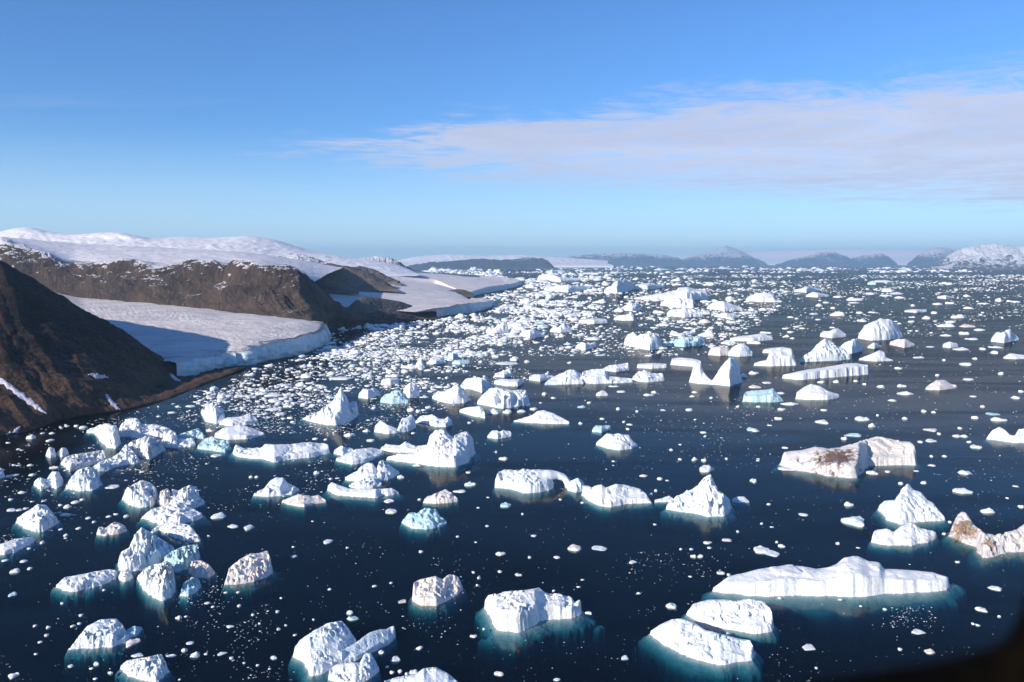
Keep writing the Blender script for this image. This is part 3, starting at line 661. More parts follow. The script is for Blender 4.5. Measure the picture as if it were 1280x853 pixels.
    X = X + k * amp * fbm(Z / (hs.max() * .25) + X / sc * 8, Y / sc * 14, sd0 + 71, 3) * 2
    Y = Y + k * amp * fbm(Z / (hs.max() * .25) + 9 + X / sc * 14, Y / sc * 8, sd0 + 81, 3) * 2
    keep = sd > -mg
    F4 = grid_faces(len(ys), len(xs)); kf = keep.ravel()[F4].any(1) & (Z.ravel()[F4].max(1) > -35.9); F4 = F4[kf]
    used = np.unique(F4); remap = np.zeros(X.size, np.int64); remap[used] = np.arange(len(used))
    c = np.array([mid[0], mid[1] + dep.mean() / 2, 0.0])
    V = np.stack([X, Y, Z], -1).reshape(-1, 3)[used] - c
    mat = ICE[b['mat']]
    if b['stain']:
        cs = []
        for (su, sv, rx, ry) in b['stain'][0]:
            g = ground(su, sv, 0.6 * hs.max()); cs.append((g[0], g[1], rx * pxm, ry * pxm))
        mat = stain_mat('silt_stained_ice', cs, b['stain'][1])
    o = link('iceberg', mesh_('iceberg', V, remap[F4], mat), tuple(c))
    tag(o, b['label'], 'iceberg', 'icebergs drifting in the fjord')
    b['obj'] = o; b['c'] = ((u0 + u1) / 2, Bv.mean() - 3); b['wpx'] = u1 - u0; b['hmax'] = hs.max()
    return o

# --- nearest row, bottom of the picture
B_('domed white berg', 'with sloping left end, nearest the lower left corner', 'w', '87,811 98,797 110,783 127,775 146,774 156,783 163,797', '87,812 115,811 140,809 155,804 163,799', .5, .45, .20, .12, [(152, 800, 5, 4, .55)], .5)
B_('flat teal wedge', 'of ice touching the right side of the domed lower left berg', 't', '157,788 168,783 178,784', '157,798 170,796 178,787', .8, .5, .1, .2)
B_('smooth bowl shaped berg', 'cut by the bottom edge near the lower left', 'w', '150,833 160,826 175,823 190,821 203,818 208,830 211,838', '150,836 160,845 180,851 197,853 208,843 211,840', .65, .4, .16, .14)
B_('low rough grey slab', 'pointing left, lone on dark water left of the big cluster', 'w', '70,731 82,722 100,719 120,715 138,712 148,714', '70,734 80,739 92,740 110,736 130,731 148,722', .7, .5, .22, .12)
B_('tall leaning crag', 'at the upper left of the big jumbled cluster', 'w', '148,704 152,690 163,685 170,670 178,660 190,667 205,676 220,686', '148,710 155,716 170,715 190,708 208,700 220,692', .55, .45, .24, .12)
B_('rugged bright mass', 'at the foot of the big jumbled cluster', 'w', '173,720 182,711 195,706 210,703 220,710 222,722 219,738', '172,724 180,738 192,747 203,752 212,748 220,740', .7, .5, .36, .10)
B_('small rounded lobe', 'tucked at the lower left of the big jumbled cluster', 'W', '148,721 152,714 160,712 166,718', '148,724 155,728 162,726 166,722', .6, .6, .15, .3)
B_('cream topped lobe', 'at the right side of the big jumbled cluster', 'c', '236,712 241,702 252,701 262,707 269,715', '236,717 245,722 260,723 269,717', .55, .5, .3, .12)
B_('blue shaded chunk', 'at the lower right of the big jumbled cluster', 't', '225,741 230,729 240,722 250,724 251,731', '225,745 235,746 245,741 251,734', .6, .4, .35, .25)
B_('blue grey rubble', 'in the middle of the big jumbled cluster', 't', '203,700 215,690 232,683 248,681 250,692', '203,711 222,716 235,710 250,699', .85, .5, .5, .12)
B_('steep creamy wedge', 'with a pointed upper right horn, right of the big cluster', 'c', '281,728 287,710 300,700 314,692 325,692 337,688 341,711', '281,731 295,731 315,728 330,723 341,717', .45, .35, .24, .16, (), .5)
B_('bright slab with a blunt end', 'sloping toward the viewer above the big cluster', 'W', '188,664 200,656 220,653 238,657 246,667 251,674', '188,667 200,663 212,670 225,675 240,678 251,677', .75, .5, .12, .10)
B_('wide white wing shaped berg', 'with teal edge, above the big jumbled cluster', 'W', '177,646 190,637 205,633 225,628 240,635 256,644', '177,648 192,653 205,658 225,656 245,651 256,647', .7, .5, .12, .14)
B_('jagged upright berg', 'with grey shadow, top of the chain on the left', 'w', '211,627 216,612 224,614 230,611 238,607 246,610 250,621 255,626', '211,634 225,637 240,637 255,630', .5, .5, .32, .1)
B_('small pinkish tooth', 'left of the jagged upright berg on the left', 'c', '196,626 202,614 210,611 216,619', '196,629 205,633 212,632 216,627', .4, .5, .2, .1)
B_('rough hollowed berg', 'with a dark pit in its top, left of the small tooth', 'w', '153,622 158,612 168,606 178,601 190,605 197,613 198,620', '153,624 160,631 175,635 190,633 198,624', .65, .5, .34, .16, [(176, 622, 6, 3, .35)])
B_('broad ragged white berg', 'with teal foot in the shore side field', 'w', '81,609 90,597 98,588 112,584 128,590 123,603', '81,611 100,614 115,614 128,606', .6, .5, .3, .16)
B_('pink dusted strip', 'of rubble ice on the shore side of the ragged berg', 'd', '76,575 85,571 97,568 110,566 130,563 136,570', '76,580 88,590 100,586 118,580 136,575', .7, .5, .35, .06)
B_('curving white arm', 'linking the shore side berg to the bright field', 'w', '113,586 125,578 140,573 150,566 158,556 165,563 175,575', '113,590 130,589 145,584 160,581 175,579', .55, .5, .25, .12)
B_('pair of rounded humps', 'joined at the waterline left of the ragged berg', 'w', '42,602 50,597 58,600 66,590 74,590 79,598', '42,606 52,614 61,609 72,612 79,603', .5, .5, .15, .12)
B_('small pointed berg', 'near the left shore, left one of two', 'w', '57,568 62,559 69,561 70,568', '57,570 63,573 70,571', .4, .6, .2, .1)
B_('small rounded berg', 'near the left shore, right one of two', 'W', '70,567 78,560 84,561 86,566', '70,569 78,572 86,568', .5, .6, .15, .1)
B_('box shaped berg', 'with a flat shaded top and teal base at the far left', 'w', '20,649 30,642 38,638 48,631 58,632 66,641 73,650', '20,653 32,661 48,666 55,665 62,660 73,655', .72, .75, .10, .16, (), .12)
B_('smooth lens shaped floe berg', 'cut by the left edge of the picture', 'W', '-14,686 5,679 20,674 36,672 46,673', '-14,692 5,694 20,690 35,683 46,675', .8, .6, .06, .12)
B_('little two horned berg', 'alone on the dark water left of the cluster', 'c', '121,664 125,658 131,661 143,653 152,655 159,660', '121,669 132,670 148,668 159,664', .5, .5, .2, .12, [(131, 668, 3, 3, .6)])
B_('white berg cut by the left edge', 'halfway down the dark water', 'w', '-12,588 -2,583 5,587 6,594', '-12,598 -2,599 6,597', .5, .5, .2, .1)
B_('S curved white ridge', 'at the shore end of the bright field', 'W', '108,537 118,535 126,531 137,530 147,533 150,545', '108,541 118,542 126,551 135,560 145,561 150,555', .8, .5, .15, .1)
B_('long bright blocky ridge', 'along the back of the left field', 'W', '150,533 158,525 165,523 173,524 177,531 195,531 212,536 218,542', '150,545 170,548 190,547 218,547', .6, .6, .16, .06)
B_('dust speckled rubble berg', 'in the middle of the left field', 'd', '158,556 170,550 185,546 200,550 206,560', '158,565 172,569 186,576 198,568 206,563', .8, .5, .35, .08)
B_('bright angular berg', 'with a cliff end, middle of the left field', 'W', '200,553 207,545 214,538 220,541 222,549 243,548 244,551', '200,558 213,560 224,561 244,558', .5, .5, .15, .08)
B_('line of pale blue rubble', 'behind the bright angular berg', 't', '222,544 235,540 248,536 256,542', '222,549 240,549 256,549', .7, .5, .5, .05)
B_('white chunky heap', 'like a small crown, upper right of the left field', 'w', '251,512 258,507 266,504 275,509 282,514', '251,516 257,527 270,530 282,528', .7, .5, .3, .08)
B_('bright low berg with raised right end', 'in the left field', 'W', '274,527 285,522 300,521 313,518 323,525', '274,531 290,533 310,531 323,528', .6, .6, .12, .06)
B_('broad smooth dome', 'of dazzling snow in the left field', 'W', '267,543 280,535 300,531 318,536 331,541', '267,547 285,550 310,549 331,544', .7, .45, .06, .08)
B_('blue white broken berg', 'just left of the long two part berg', 't', '247,557 256,549 266,546 275,551 285,550 289,558', '247,561 262,563 280,566 289,562', .5, .5, .3, .14)
B_('long two part berg', 'with a pale teal waterline ending in rubble', 'w', '290,561 296,556 305,560 326,560 332,555 345,556 365,556 385,553 400,554 412,556', '290,567 300,572 328,574 343,578 365,574 390,572 412,567', .62, .5, .22, .10)
B_('spired berg', 'with a sharp point behind a crumbly mound and teal tongue', 'w', '378,522 392,518 400,514 405,509 414,505 420,497 427,484 431,491 436,502 446,502 449,512', '378,524 392,528 405,531 420,532 437,528 449,518', .42, .45, .34, .14, (), .4)
B_('saddle shaped berg', 'with two smooth peaks below the spired berg', 'w', '468,533 476,525 485,531 497,536 502,524 508,522 515,518 520,527', '468,540 485,543 500,541 512,539 520,535', .4, .5, .12, .1)
B_('chunky low berg with a blue hollow', 'right of the saddle berg', 'w', '518,527 526,520 540,518 549,523 556,524 560,521 566,527', '518,529 530,529 545,534 558,534 566,531', .5, .6, .2, .06, [(533, 530, 4, 3, .6)])
B_('big rounded white berg', 'with a grey pock mark and a low shelf on its left', 'W', '484,571 500,567 518,566 528,561 534,557 538,545 546,538 555,537 560,542 566,546 575,541 584,539 593,549 592,560', '484,575 505,578 530,581 548,584 570,584 585,578 594,566', .38, .55, .14, .12, [(557, 562, 3, 3, .2)])
B_('narrow slab', 'lying behind the low shelf of the big rounded berg', 'W', '476,560 483,555 500,557 507,552 520,558 537,556', '476,564 500,566 520,566 537,565', .5, .6, .12, .05)
B_('flat grey white slab berg', 'left of the big rounded berg', 'w', '420,573 435,567 445,562 455,561 465,560 480,563', '420,576 440,581 458,578 480,568', .8, .5, .12, .08)
B_('small blocky berg', 'right of the rubble end of the long two part berg', 'w', '417,563 427,557 435,560 442,561', '417,567 428,570 442,567', .5, .6, .25, .08)
B_('low berg with two pinnacles', 'above the long curved slab berg', 'w', '430,597 445,590 452,583 460,579 466,579 471,587 475,577 481,576 492,585 500,590', '430,600 450,603 470,603 485,600 500,593', .42, .5, .22, .1)
B_('ragged grey rubble', 'between the pinnacled berg and the long curved slab', 'w', '436,606 448,602 460,596 468,598 478,604', '436,609 450,612 465,611 478,608', .6, .5, .5, .04)
B_('long curved slab berg', 'with a smooth white wall and a notched right end', 'W', '409,608 415,603 425,607 437,611 460,612 470,611 478,611 490,610 498,615', '409,613 420,619 445,621 470,623 476,620 485,620 498,617', .5, .75, .06, .12, [(474, 621, 3, 3, .6)], .15)
B_('humped berg with a dark hollow', 'on its right side', 'w', '316,617 330,611 338,601 346,596 354,597 360,604 368,607 374,611', '316,620 335,621 352,620 366,618 374,613', .4, .5, .16, .10, [(359, 617, 6, 5, .85)])
B_('peach tinted low berg', 'just below the humped berg with the dark hollow', 'c', '352,626 363,622 373,618 386,620 390,621 398,619 408,625', '352,628 365,632 380,634 394,630 408,628', .75, .5, .15, .08)
B_('pale teal crumpled berg', 'near the middle of the picture', 't', '502,652 511,642 524,640 532,635 545,637 550,645 558,651', '502,654 515,661 535,662 550,659 558,655', .55, .5, .34, .10)
B_('peach coloured berg', 'just above the pale teal crumpled berg', 'c', '529,625 535,620 545,617 557,612 566,617 573,624', '529,629 545,630 560,629 573,627', .4, .5, .22, .06)
B_('tilted berg with a blue shaded scoop', 'on its right flank, lone in the lower middle', 'c', '515,732 518,727 528,724 545,721 553,725 562,718 573,721 579,733', '515,751 525,757 545,758 558,752 572,744 579,738', .6, .5, .16, .14, [(564, 745, 8, 8, .5)])
B_('large split berg', 'with a deep groove, lower left of centre', 'w', '366,813 375,801 393,788 410,780 428,776 435,784 446,800', '366,821 380,829 388,846 405,842 425,831 446,812', .68, .5, .12, .16, [(405, 808, 9, 5, .4)], .35)
B_('long striped ice blade', 'tilted upward to the right beside the large split berg', 'b', '425,815 445,803 462,791 475,787 484,786 492,782 495,788', '425,832 445,826 465,816 485,806 495,797', .35, .55, .05, .08, (), .15)
B_('knobbly white berg', 'in front of the striped ice blade', 'w', '410,838 420,831 440,828 450,829 456,818 463,816 472,831', '410,850 425,854 445,856 462,849 474,840', .6, .5, .24, .12)
B_('smooth grey dome', 'cut by the bottom edge of the picture', 'w', '478,852 500,846 520,843 530,835 545,834 560,842 577,856', '478,868 500,874 530,878 560,872 577,862', .7, .5, .08, .12)
B_('mushroom sided berg', 'with fluted walls and wide teal glow, lower centre', 'W', '605,752 610,744 625,741 640,739 660,738 674,735 680,741 686,743 700,742 715,746 718,751 727,749', '605,761 612,768 620,788 648,791 668,783 674,776 690,775 715,773 727,768', .42, .8, .20, .24, [(676, 779, 5, 6, .35)], .16)
B_('long flat topped iceberg', 'with a bright front wall, lower right', 'W', '893,733 910,720 940,713 965,707 985,705 1005,707 1022,711 1035,709 1045,704 1055,697 1072,695 1085,701 1098,703 1104,711 1130,711 1165,715 1185,721 1192,727', '893,740 930,744 980,746 1040,746 1100,744 1150,741 1185,738 1192,731', .42, .80, .08, .10, (), .10)
B_('oval slab berg', 'with a crumpled middle, between the long iceberg and the pointed slab', 'W', '858,765 866,755 885,750 905,750 920,752 935,749 955,753 965,764', '858,769 870,776 890,783 915,788 945,793 967,789', .8, .5, .16, .12)
B_('pointed slab berg', 'with a cracked right end and teal margin at lower right', 'w', '811,790 825,781 840,775 852,774 868,779 882,788 905,794 925,799 937,800 945,811', '811,793 830,806 850,817 875,826 900,832 920,828 942,826 945,818', .8, .5, .16, .16, [(889, 822, 3, 6, .35)])
B_('hat shaped white berg', 'with a rounded left knob, front of the right hand pair', 'W', '1088,670 1093,663 1108,661 1117,665 1128,655 1138,652 1150,660 1165,663 1172,667', '1088,678 1110,682 1140,682 1160,678 1172,672', .5, .5, .10, .08)
B_('broad white berg', 'with small pinnacle and ribbed slope, rear of right hand pair', 'w', '1097,632 1104,626 1118,624 1124,613 1133,604 1140,612 1150,615 1158,624 1166,628 1175,640 1183,647', '1097,637 1108,650 1125,656 1145,653 1160,652 1183,651', .50, .45, .16, .12, (), .5)
B_('brown tipped berg', 'with a stained peak, cut by the right edge', 'w', '1185,662 1192,648 1200,640 1206,642 1215,655 1225,663 1232,668 1243,669 1255,665 1268,661 1280,655 1310,648', '1185,670 1200,677 1218,683 1228,698 1245,696 1258,690 1280,690 1310,690', .52, .4, .22, .12, (), .5, ([(1206, 652, 12, 15), (1236, 669, 6, 8)], (0.26, 0.18, 0.13)))
B_('wide berg with a brown silt patch', 'and a hooked shape, right of centre', 'w', '974,577 980,564 1000,562 1018,558 1035,560 1050,559 1065,554 1085,548 1098,546 1115,550 1130,552 1141,554 1144,563 1146,580', '974,581 995,588 1020,592 1045,597 1072,598 1079,590 1084,583 1110,582 1146,582', .55, .5, .14, .08, (), .22, ([(1046, 572, 25, 19)], (0.13, 0.085, 0.07)))
B_('twin domed berg', 'cut by the right edge of the picture', 'W', '1233,546 1240,538 1248,534 1256,537 1262,543 1268,544 1272,537 1280,535 1300,536', '1233,549 1250,551 1268,554 1300,554', .4, .5, .10, .08)
B_('low cone shaped berg', 'with a raised rim, alone in mid water', 'w', '745,553 752,548 758,542 768,541 778,543 786,544 790,550 798,557', '745,556 760,561 775,563 790,561 798,558', .45, .45, .2, .10)
B_('pale low floe berg', 'just behind the low cone shaped berg', 't', '740,536 745,532 762,532 764,535', '740,540 752,541 764,537', .6, .6, .1, .12)
B_('caved iceberg', 'with two blue hollows in its wall', 'w', '596,502 603,494 612,486 622,484 640,487 657,487 660,496 663,503', '596,505 612,508 628,511 645,509 663,506', .40, .6, .16, .06, [(624, 509, 5, 8, .75), (643, 508, 4, 7, .75)], .2)
B_('smooth wedge berg', 'just left below the caved iceberg', 'W', '574,512 585,509 600,508 607,515', '574,515 590,520 607,523', .6, .5, .08, .05)
B_('low white whaleback berg', 'right below the caved iceberg', 'W', '641,526 655,522 665,519 672,514 680,513 692,517 702,522 712,527', '641,527 665,529 690,530 712,530', .5, .45, .05, .06)
B_('little notched berg', 'between the big rounded berg and the whaleback', 'w', '609,545 615,538 621,538 625,540 629,538 640,540', '609,547 622,549 640,546', .5, .6, .2, .05, [(625, 548, 2, 3, .7)])
B_('double mounded berg', 'left of the caved iceberg', 'W', '540,495 547,489 556,490 563,486 572,480 580,487 585,495 589,498', '540,498 550,502 565,505 580,504 589,500', .5, .45, .14, .05)
B_('crumbled white heap', 'behind the caved iceberg', 'w', '575,482 582,474 592,472 600,471 608,477 616,481', '575,485 590,487 602,491 616,487', .6, .5, .3, .05)
B_('spiky small berg', 'behind the slab above the caved iceberg', 'w', '617,468 626,465 632,463 638,460 641,466', '617,471 630,472 641,470', .5, .5, .3, .04)
B_('flat slab with a front wall', 'just above the caved iceberg', 'W', '617,475 630,474 645,474 656,474', '617,480 635,483 648,483 656,478', .5, .8, .06, .04)
B_('greenish crumpled berg', 'left of a taller white block, middle left', 't', '475,499 482,493 490,489 500,488 507,493 511,500', '475,503 490,505 511,504', .45, .5, .25, .10)
B_('tall white block', 'behind the greenish crumpled berg', 'w', '503,492 506,484 512,479 519,479 524,485 525,492', '503,495 512,498 525,496', .35, .6, .16, .05)
B_('small rough berg', 'halfway between the spired berg and the greenish one', 'w', '448,493 455,486 462,487 468,485 476,490', '448,497 460,499 476,494', .5, .5, .2, .05)
B_('small box berg with flat top', 'above the greenish crumpled berg', 'W', '476,475 482,473 498,472 499,475', '476,481 488,482 499,480', .45, .8, .06, .04)
B_('two horned white berg', 'shaped like a little boat, above the box berg', 'W', '501,453 505,457 519,457 523,450 527,446 531,457', '501,460 515,461 532,460', .4, .5, .14, .04)
B_('rounded low berg', 'right of the two horned berg', 'W', '533,453 540,448 552,448 558,452', '533,455 545,456 558,454', .5, .6, .1, .04)
B_('stubby upright block', 'left of the rounded low berg group near centre', 't', '559,447 561,441 572,441 573,447', '559,449 566,450 573,449', .4, .8, .08, .03)
B_('blunt teal slab', 'just below the stubby upright block', 't', '565,452 570,450 586,450 588,452', '565,455 575,456 588,455', .5, .7, .1, .06)
B_('sloping white berg', 'left third of the long row near the middle', 'w', '681,478 692,471 703,466 712,462 720,463 727,468 730,476', '681,481 700,481 730,480', .5, .4, .12, .05)
B_('ridged long berg', 'middle of the long row right of the sloping one', 'w', '726,465 735,463 745,462 756,461 760,470 775,472 791,473', '726,479 745,480 775,479 791,478', .5, .6, .18, .05)
B_('spiky low berg', 'just behind the ridged long berg', 'w', '753,461 762,457 772,456 785,454 787,459', '753,463 770,465 787,463', .5, .5, .4, .03)
B_('grey flat floe berg', 'left of the sloping white berg', 'w', '661,470 668,468 680,468 692,470', '661,475 675,477 692,473', .6, .6, .08, .05)
B_('flat white plank berg', 'behind the broken row, left of the U shaped berg', 'W', '796,455 815,454 834,455', '796,460 815,461 834,460', .4, .8, .06, .03)
B_('broken jumble berg', 'in front of the flat white plank berg', 'w', '790,472 797,465 805,463 815,467 828,467 831,473', '790,476 810,478 831,476', .6, .5, .4, .05)
B_('long white plank', 'joined behind the left horn of the U shaped berg', 'W', '838,448 850,447 865,448 877,451', '838,456 860,458 877,459', .45, .8, .05, .03)
B_('U shaped iceberg', 'with a thin left horn and a tall right tower', 'W', '861,474 863,470 866,458 868,452 874,453 878,463 884,471 890,475 895,468 900,459 905,451 911,445 917,446 924,455 925,465 928,474', '861,478 875,480 895,481 912,483 928,478', .30, .6, .08, .06, (), .25)
B_('flat topped cream berg', 'directly behind the tower of the U shaped berg', 'c', '885,439 890,434 900,433 910,435 914,440', '885,444 900,445 914,444', .45, .7, .14, .03)
B_('smooth humped berg', 'right behind the tower of the U shaped berg', 'w', '910,441 915,434 922,430 930,429 936,434 941,441', '910,445 925,446 941,445', .45, .5, .14, .04)
B_('turquoise topped low berg', 'right of the U shaped berg', 't', '928,498 930,490 945,488 960,487 966,486 972,492 979,500', '928,502 945,503 965,503 979,502', .4, .65, .12, .06)
B_('smooth whale shaped berg', 'under the long tapering slab', 'W', '994,491 1004,484 1013,480 1025,483 1035,489 1049,493', '994,499 1015,500 1035,500 1049,497', .4, .55, .06, .05)
B_('long tapering slab', 'thick at its right end, below the jagged right group', 'W', '977,469 990,466 1010,462 1030,459 1055,455 1070,454 1085,456', '977,473 1000,475 1040,472 1065,470 1086,468', .4, .85, .05, .04, (), .12)
B_('bright flat topped pyramid', 'left of the jagged right group', 'W', '942,453 958,450 963,437 975,435 989,436 995,452', '942,457 965,458 996,457', .35, .6, .10, .04)
B_('pale plank behind the pyramid berg', 'sticking out to its left', 'w', '953,437 965,435 978,434 990,436', '953,441 970,442 990,441', .5, .8, .1, .03)
B_('large jagged berg', 'with a blue pit, centre of the right hand group', 'w', '1000,450 1008,442 1018,434 1025,427 1030,423 1040,427 1048,433 1056,437 1061,441 1064,447', '1000,453 1020,452 1045,451 1064,449', .35, .45, .24, .05, [(1039, 446, 3, 6, .3)])
B_('white shoulder berg', 'right of the large jagged berg', 'w', '1048,434 1056,428 1064,425 1070,423 1078,433', '1048,441 1065,442 1078,439', .4, .5, .16, .04)
B_('peaked white cap', 'behind the large jagged berg', 'W', '1025,416 1030,414 1038,413 1046,410 1053,414 1058,418', '1025,421 1040,423 1058,421', .4, .5, .08, .03)
B_('great white dome', 'tallest of the right hand group', 'W', '1072,419 1080,406 1086,402 1093,399 1100,397 1108,399 1115,401 1122,408 1127,417', '1072,423 1090,426 1110,425 1128,422', .35, .45, .10, .04)
B_('pinkish low berg', 'at the right foot of the great white dome', 'c', '1112,427 1122,424 1132,424 1143,430', '1112,431 1130,435 1144,433', .5, .5, .1, .04)
B_('small shark fin berg', 'below the great white dome', 'W', '1074,448 1085,444 1093,441 1099,438 1105,440 1108,447 1117,450', '1074,450 1095,452 1117,451', .35, .4, .05, .04)
B_('small white cone', 'between the shark fin berg and the great dome', 'W', '1084,433 1092,428 1097,430 1102,433', '1084,435 1093,436 1102,434', .5, .5, .1, .03)
B_('low cream topped berg', 'alone on open water at mid right', 'c', '1156,485 1163,480 1170,475 1180,475 1187,479 1197,482', '1156,487 1175,488 1197,485', .5, .5, .14, .04)
B_('ragged white berg', 'alone near the right edge, upper water', 'w', '1238,424 1244,416 1255,414 1262,411 1266,417 1274,423', '1238,427 1255,429 1274,425', .5, .45, .24, .04)
B_('flat winged berg', 'cut by the right edge, upper water', 'W', '1254,446 1263,442 1272,443 1290,445', '1254,448 1270,449 1290,448', .5, .5, .1, .03)
# --- the far pack
B_('long far white berg', 'with a raised rough right half, in the far pack', 'W', '792,372 805,370 820,367 845,364 848,360 858,359 870,362 884,363 886,370', '792,374 830,375 860,376 886,374', .35, .7, .12, .02)
B_('far peaked heap', 'with a pointed dark crown, left of the long far berg', 'w', '755,361 763,357 768,352 780,348 788,351 792,356 793,360', '755,366 772,367 793,362', .4, .5, .22, .02)
B_('far flat bright slab', 'between the far peaked heap and the long far berg', 'W', '793,356 805,354 818,355 831,357', '793,362 810,362 831,360', .4, .7, .08, .02)
B_('far blocky white berg', 'with a lumpy top, right of the far pack', 'W', '932,373 938,369 948,367 955,365 967,368 970,374 978,376', '932,376 950,378 978,378', .35, .55, .14, .02)
B_('far low twin berg', 'left piece of the pair on open water, far right middle', 'W', '992,363 1003,360 1010,358 1024,362', '992,365 1008,366 1024,364', .5, .6, .1, .02)
B_('far low drifting berg', 'right piece of the pair on open water, far right middle', 'W', '1007,369 1016,365 1028,367 1037,369', '1007,371 1022,372 1037,371', .5, .6, .1, .02)
B_('far sloping white mound', 'below the right half of the long far berg', 'W', '884,383 893,377 902,376 914,380 928,385', '884,386 905,389 928,388', .5, .45, .08, .02)
B_('far white lens', 'right of the far flat broken field', 'W', '893,394 905,391 918,392 924,395', '893,396 908,398 924,397', .6, .5, .06, .02)
B_('far broken plateau', 'of rubble directly below the long far berg', 'w', '825,378 838,373 850,373 866,374 868,382', '825,382 845,385 868,385', .5, .5, .4, .02)
B_('far rubble raft', 'second below the long far berg', 'w', '833,391 840,386 855,385 870,388 879,391', '833,395 855,397 879,396', .5, .5, .35, .02)
B_('pitted two part berg', 'with a spike, upper middle of the water', 'w', '779,428 784,419 792,415 797,420 800,418 815,417 823,417 827,429', '779,431 800,436 812,438 828,436', .5, .55, .24, .04)
B_('curved low berg', 'with a thin raised right tip, above the plank and U berg', 'w', '837,415 840,413 850,417 862,415 869,409 870,413', '837,419 852,421 870,418', .5, .5, .2, .02)
B_('bright hooked berg', 'with a pointed right end, upper middle of the water', 'W', '872,418 880,416 885,410 890,412 893,419', '872,420 882,421 893,421', .4, .5, .12, .02)
B_('grey blue jumble', 'behind the flat topped cream berg', 't', '834,428 845,424 860,422 875,420 882,426', '834,432 855,434 882,431', .6, .5, .4, .03)
B_('long low white berg', 'with a bumpy middle behind the pyramid berg', 'W', '912,423 925,420 940,419 952,417 966,421', '912,426 940,427 967,425', .45, .7, .12, .03)
B_('bright double topped berg', 'near the mouth of the middle glacier', 'W', '607,413 611,409 618,410 624,405 629,402 634,403 636,414', '607,416 620,417 636,416', .4, .5, .14, .02)
B_('peaked heap', 'with several tips, mid pack right of the double topped berg', 'W', '687,413 693,407 698,409 705,403 711,407 716,412', '687,415 700,416 716,415', .4, .5, .2, .02)
B_('smooth layered berg', 'between the double topped berg and the many tipped heap', 'W', '649,417 658,413 668,411 680,417', '649,420 662,423 681,421', .5, .6, .06, .02)
B_('spiky icy strip', 'left of the pitted two part berg', 'w', '719,432 727,428 735,430 745,427', '719,436 732,438 745,434', .6, .5, .45, .02)
B_('dark ended white plank', 'in the far middle pack', 'W', '723,400 740,398 758,399 760,402', '723,404 742,405 760,404', .4, .8, .05, .02)
B_('rough white berg with a sharp right end', 'in the far middle pack', 'w', '767,397 775,394 785,393 788,389 793,394', '767,400 780,401 793,401', .4, .6, .2, .02)
B_('frosted heap', 'in the far pack left of the far rubble raft', 'w', '776,385 785,380 795,379 803,386', '776,388 790,389 803,388', .5, .5, .24, .02)
B_('low white shelf', 'of the far pack left of centre', 'W', '672,345 684,342 700,346 725,348 726,351', '672,350 700,353 726,352', .5, .5, .14, .01)
B_('rounded pale block', 'sitting far in the upper pack above the low white shelf', 'w', '682,338 688,335 695,337 697,339', '682,341 690,342 697,341', .5, .5, .14, .01)
B_('broad bright shoal', 'of packed white ice right of the far glacier tip', 'w', '680,359 700,357 720,357 740,358', '680,363 710,366 740,362', .6, .5, .3, .01)
B_('flat white raft', 'far right open water, longest of its row', 'W', '1171,371 1180,369 1192,371', '1171,373 1182,374 1193,373', .5, .6, .06, .01)
B_('thin white streak of a floe', 'left of the longest far right raft', 'W', '1130,388 1140,387 1158,387', '1130,390 1145,391 1159,390', .5, .7, .06, .01)
B_('small white mound', 'in front of the dark plank, right of the great dome', 'W', '1178,430 1186,427 1196,429 1198,432', '1178,434 1188,435 1198,434', .5, .6, .06, .03)

for i_, b_ in enumerate(BERGS): build_berg(b_, i_)
print('bergs', len(BERGS), sum(len(b_['obj'].data.polygons) for b_ in BERGS))

# the arch springing from the hollow sided berg right of centre left: a body, and an arm bent over open water
ARCH = dict(ref='arched iceberg', label='arched iceberg with a blue lit opening under its curved right arm', mat='w', T='619,600 623,590 632,587 648,588 660,586 672,587 684,588 690,594 692,606', B='619,610 640,612 655,617 672,616 686,613 692,611', a=.45, f=.65, r=.14, s=.10, notch=[(690, 612, 5, 5, .7)], cl=.2, stain=None, blk=0)
BERGS.append(ARCH); bo = build_berg(ARCH, 400)
def tube(path, rad, n=18, seed=0, rough=.25):
    path = np.asarray(path, float); rad = np.asarray(rad, float); k = len(path)
    q = np.linspace(0, 1, 40); s_ = np.linspace(0, 1, k); P_ = np.stack([np.interp(q, s_, path[:, j]) for j in range(3)], -1)
    for _ in range(3): P_[1:-1] = (P_[:-2] + 2 * P_[1:-1] + P_[2:]) / 4
    r_ = np.interp(q, s_, rad); tg = np.gradient(P_, axis=0); tg /= np.linalg.norm(tg, axis=1, keepdims=True)
    up_ = np.array([0, 0.9, 0.3]); a_ = np.cross(tg, up_); a_ /= np.linalg.norm(a_, axis=1, keepdims=True); b2_ = np.cross(a_, tg)
    th = np.linspace(0, 2 * math.pi, n, endpoint=False)
    TH, Q = np.meshgrid(th, q * 8)
    rr = r_[:, None] * (1 + rough * fbm(np.cos(TH) * 1.3 + Q, np.sin(TH) * 1.3 + Q * .3, seed, 3) * 1.6)
    V = P_[:, None] + a_[:, None] * (np.cos(TH) * rr)[..., None] + b2_[:, None] * (np.sin(TH) * rr)[..., None] * 1.3
    i = np.arange(39)[:, None] * n + np.arange(n)[None]; j = np.arange(39)[:, None] * n + (np.arange(n)[None] + 1) % n
    return V.reshape(-1, 3), np.stack([i, i + n, j + n, j], -1).reshape(-1, 4)
Yk = float(ground(690, 611)[1]) + 6; pm = Yk / F
path = [at(676, 596, Yk), at(686, 594, Yk + 2), at(696, 594, Yk + 4), at(705, 597, Yk + 4), at(710, 604, Yk + 2), at(712, 611, Yk), at(713, 617, Yk)]
V, Fc = tube(path, [7.0 * pm, 6.0 * pm, 4.6 * pm, 4.0 * pm, 4.4 * pm, 5.5 * pm, 6.5 * pm], seed=77)
o = link('ice_arm', mesh_('ice_arm', V - np.array(bo.location), Fc, ICE['w']), parent=bo)
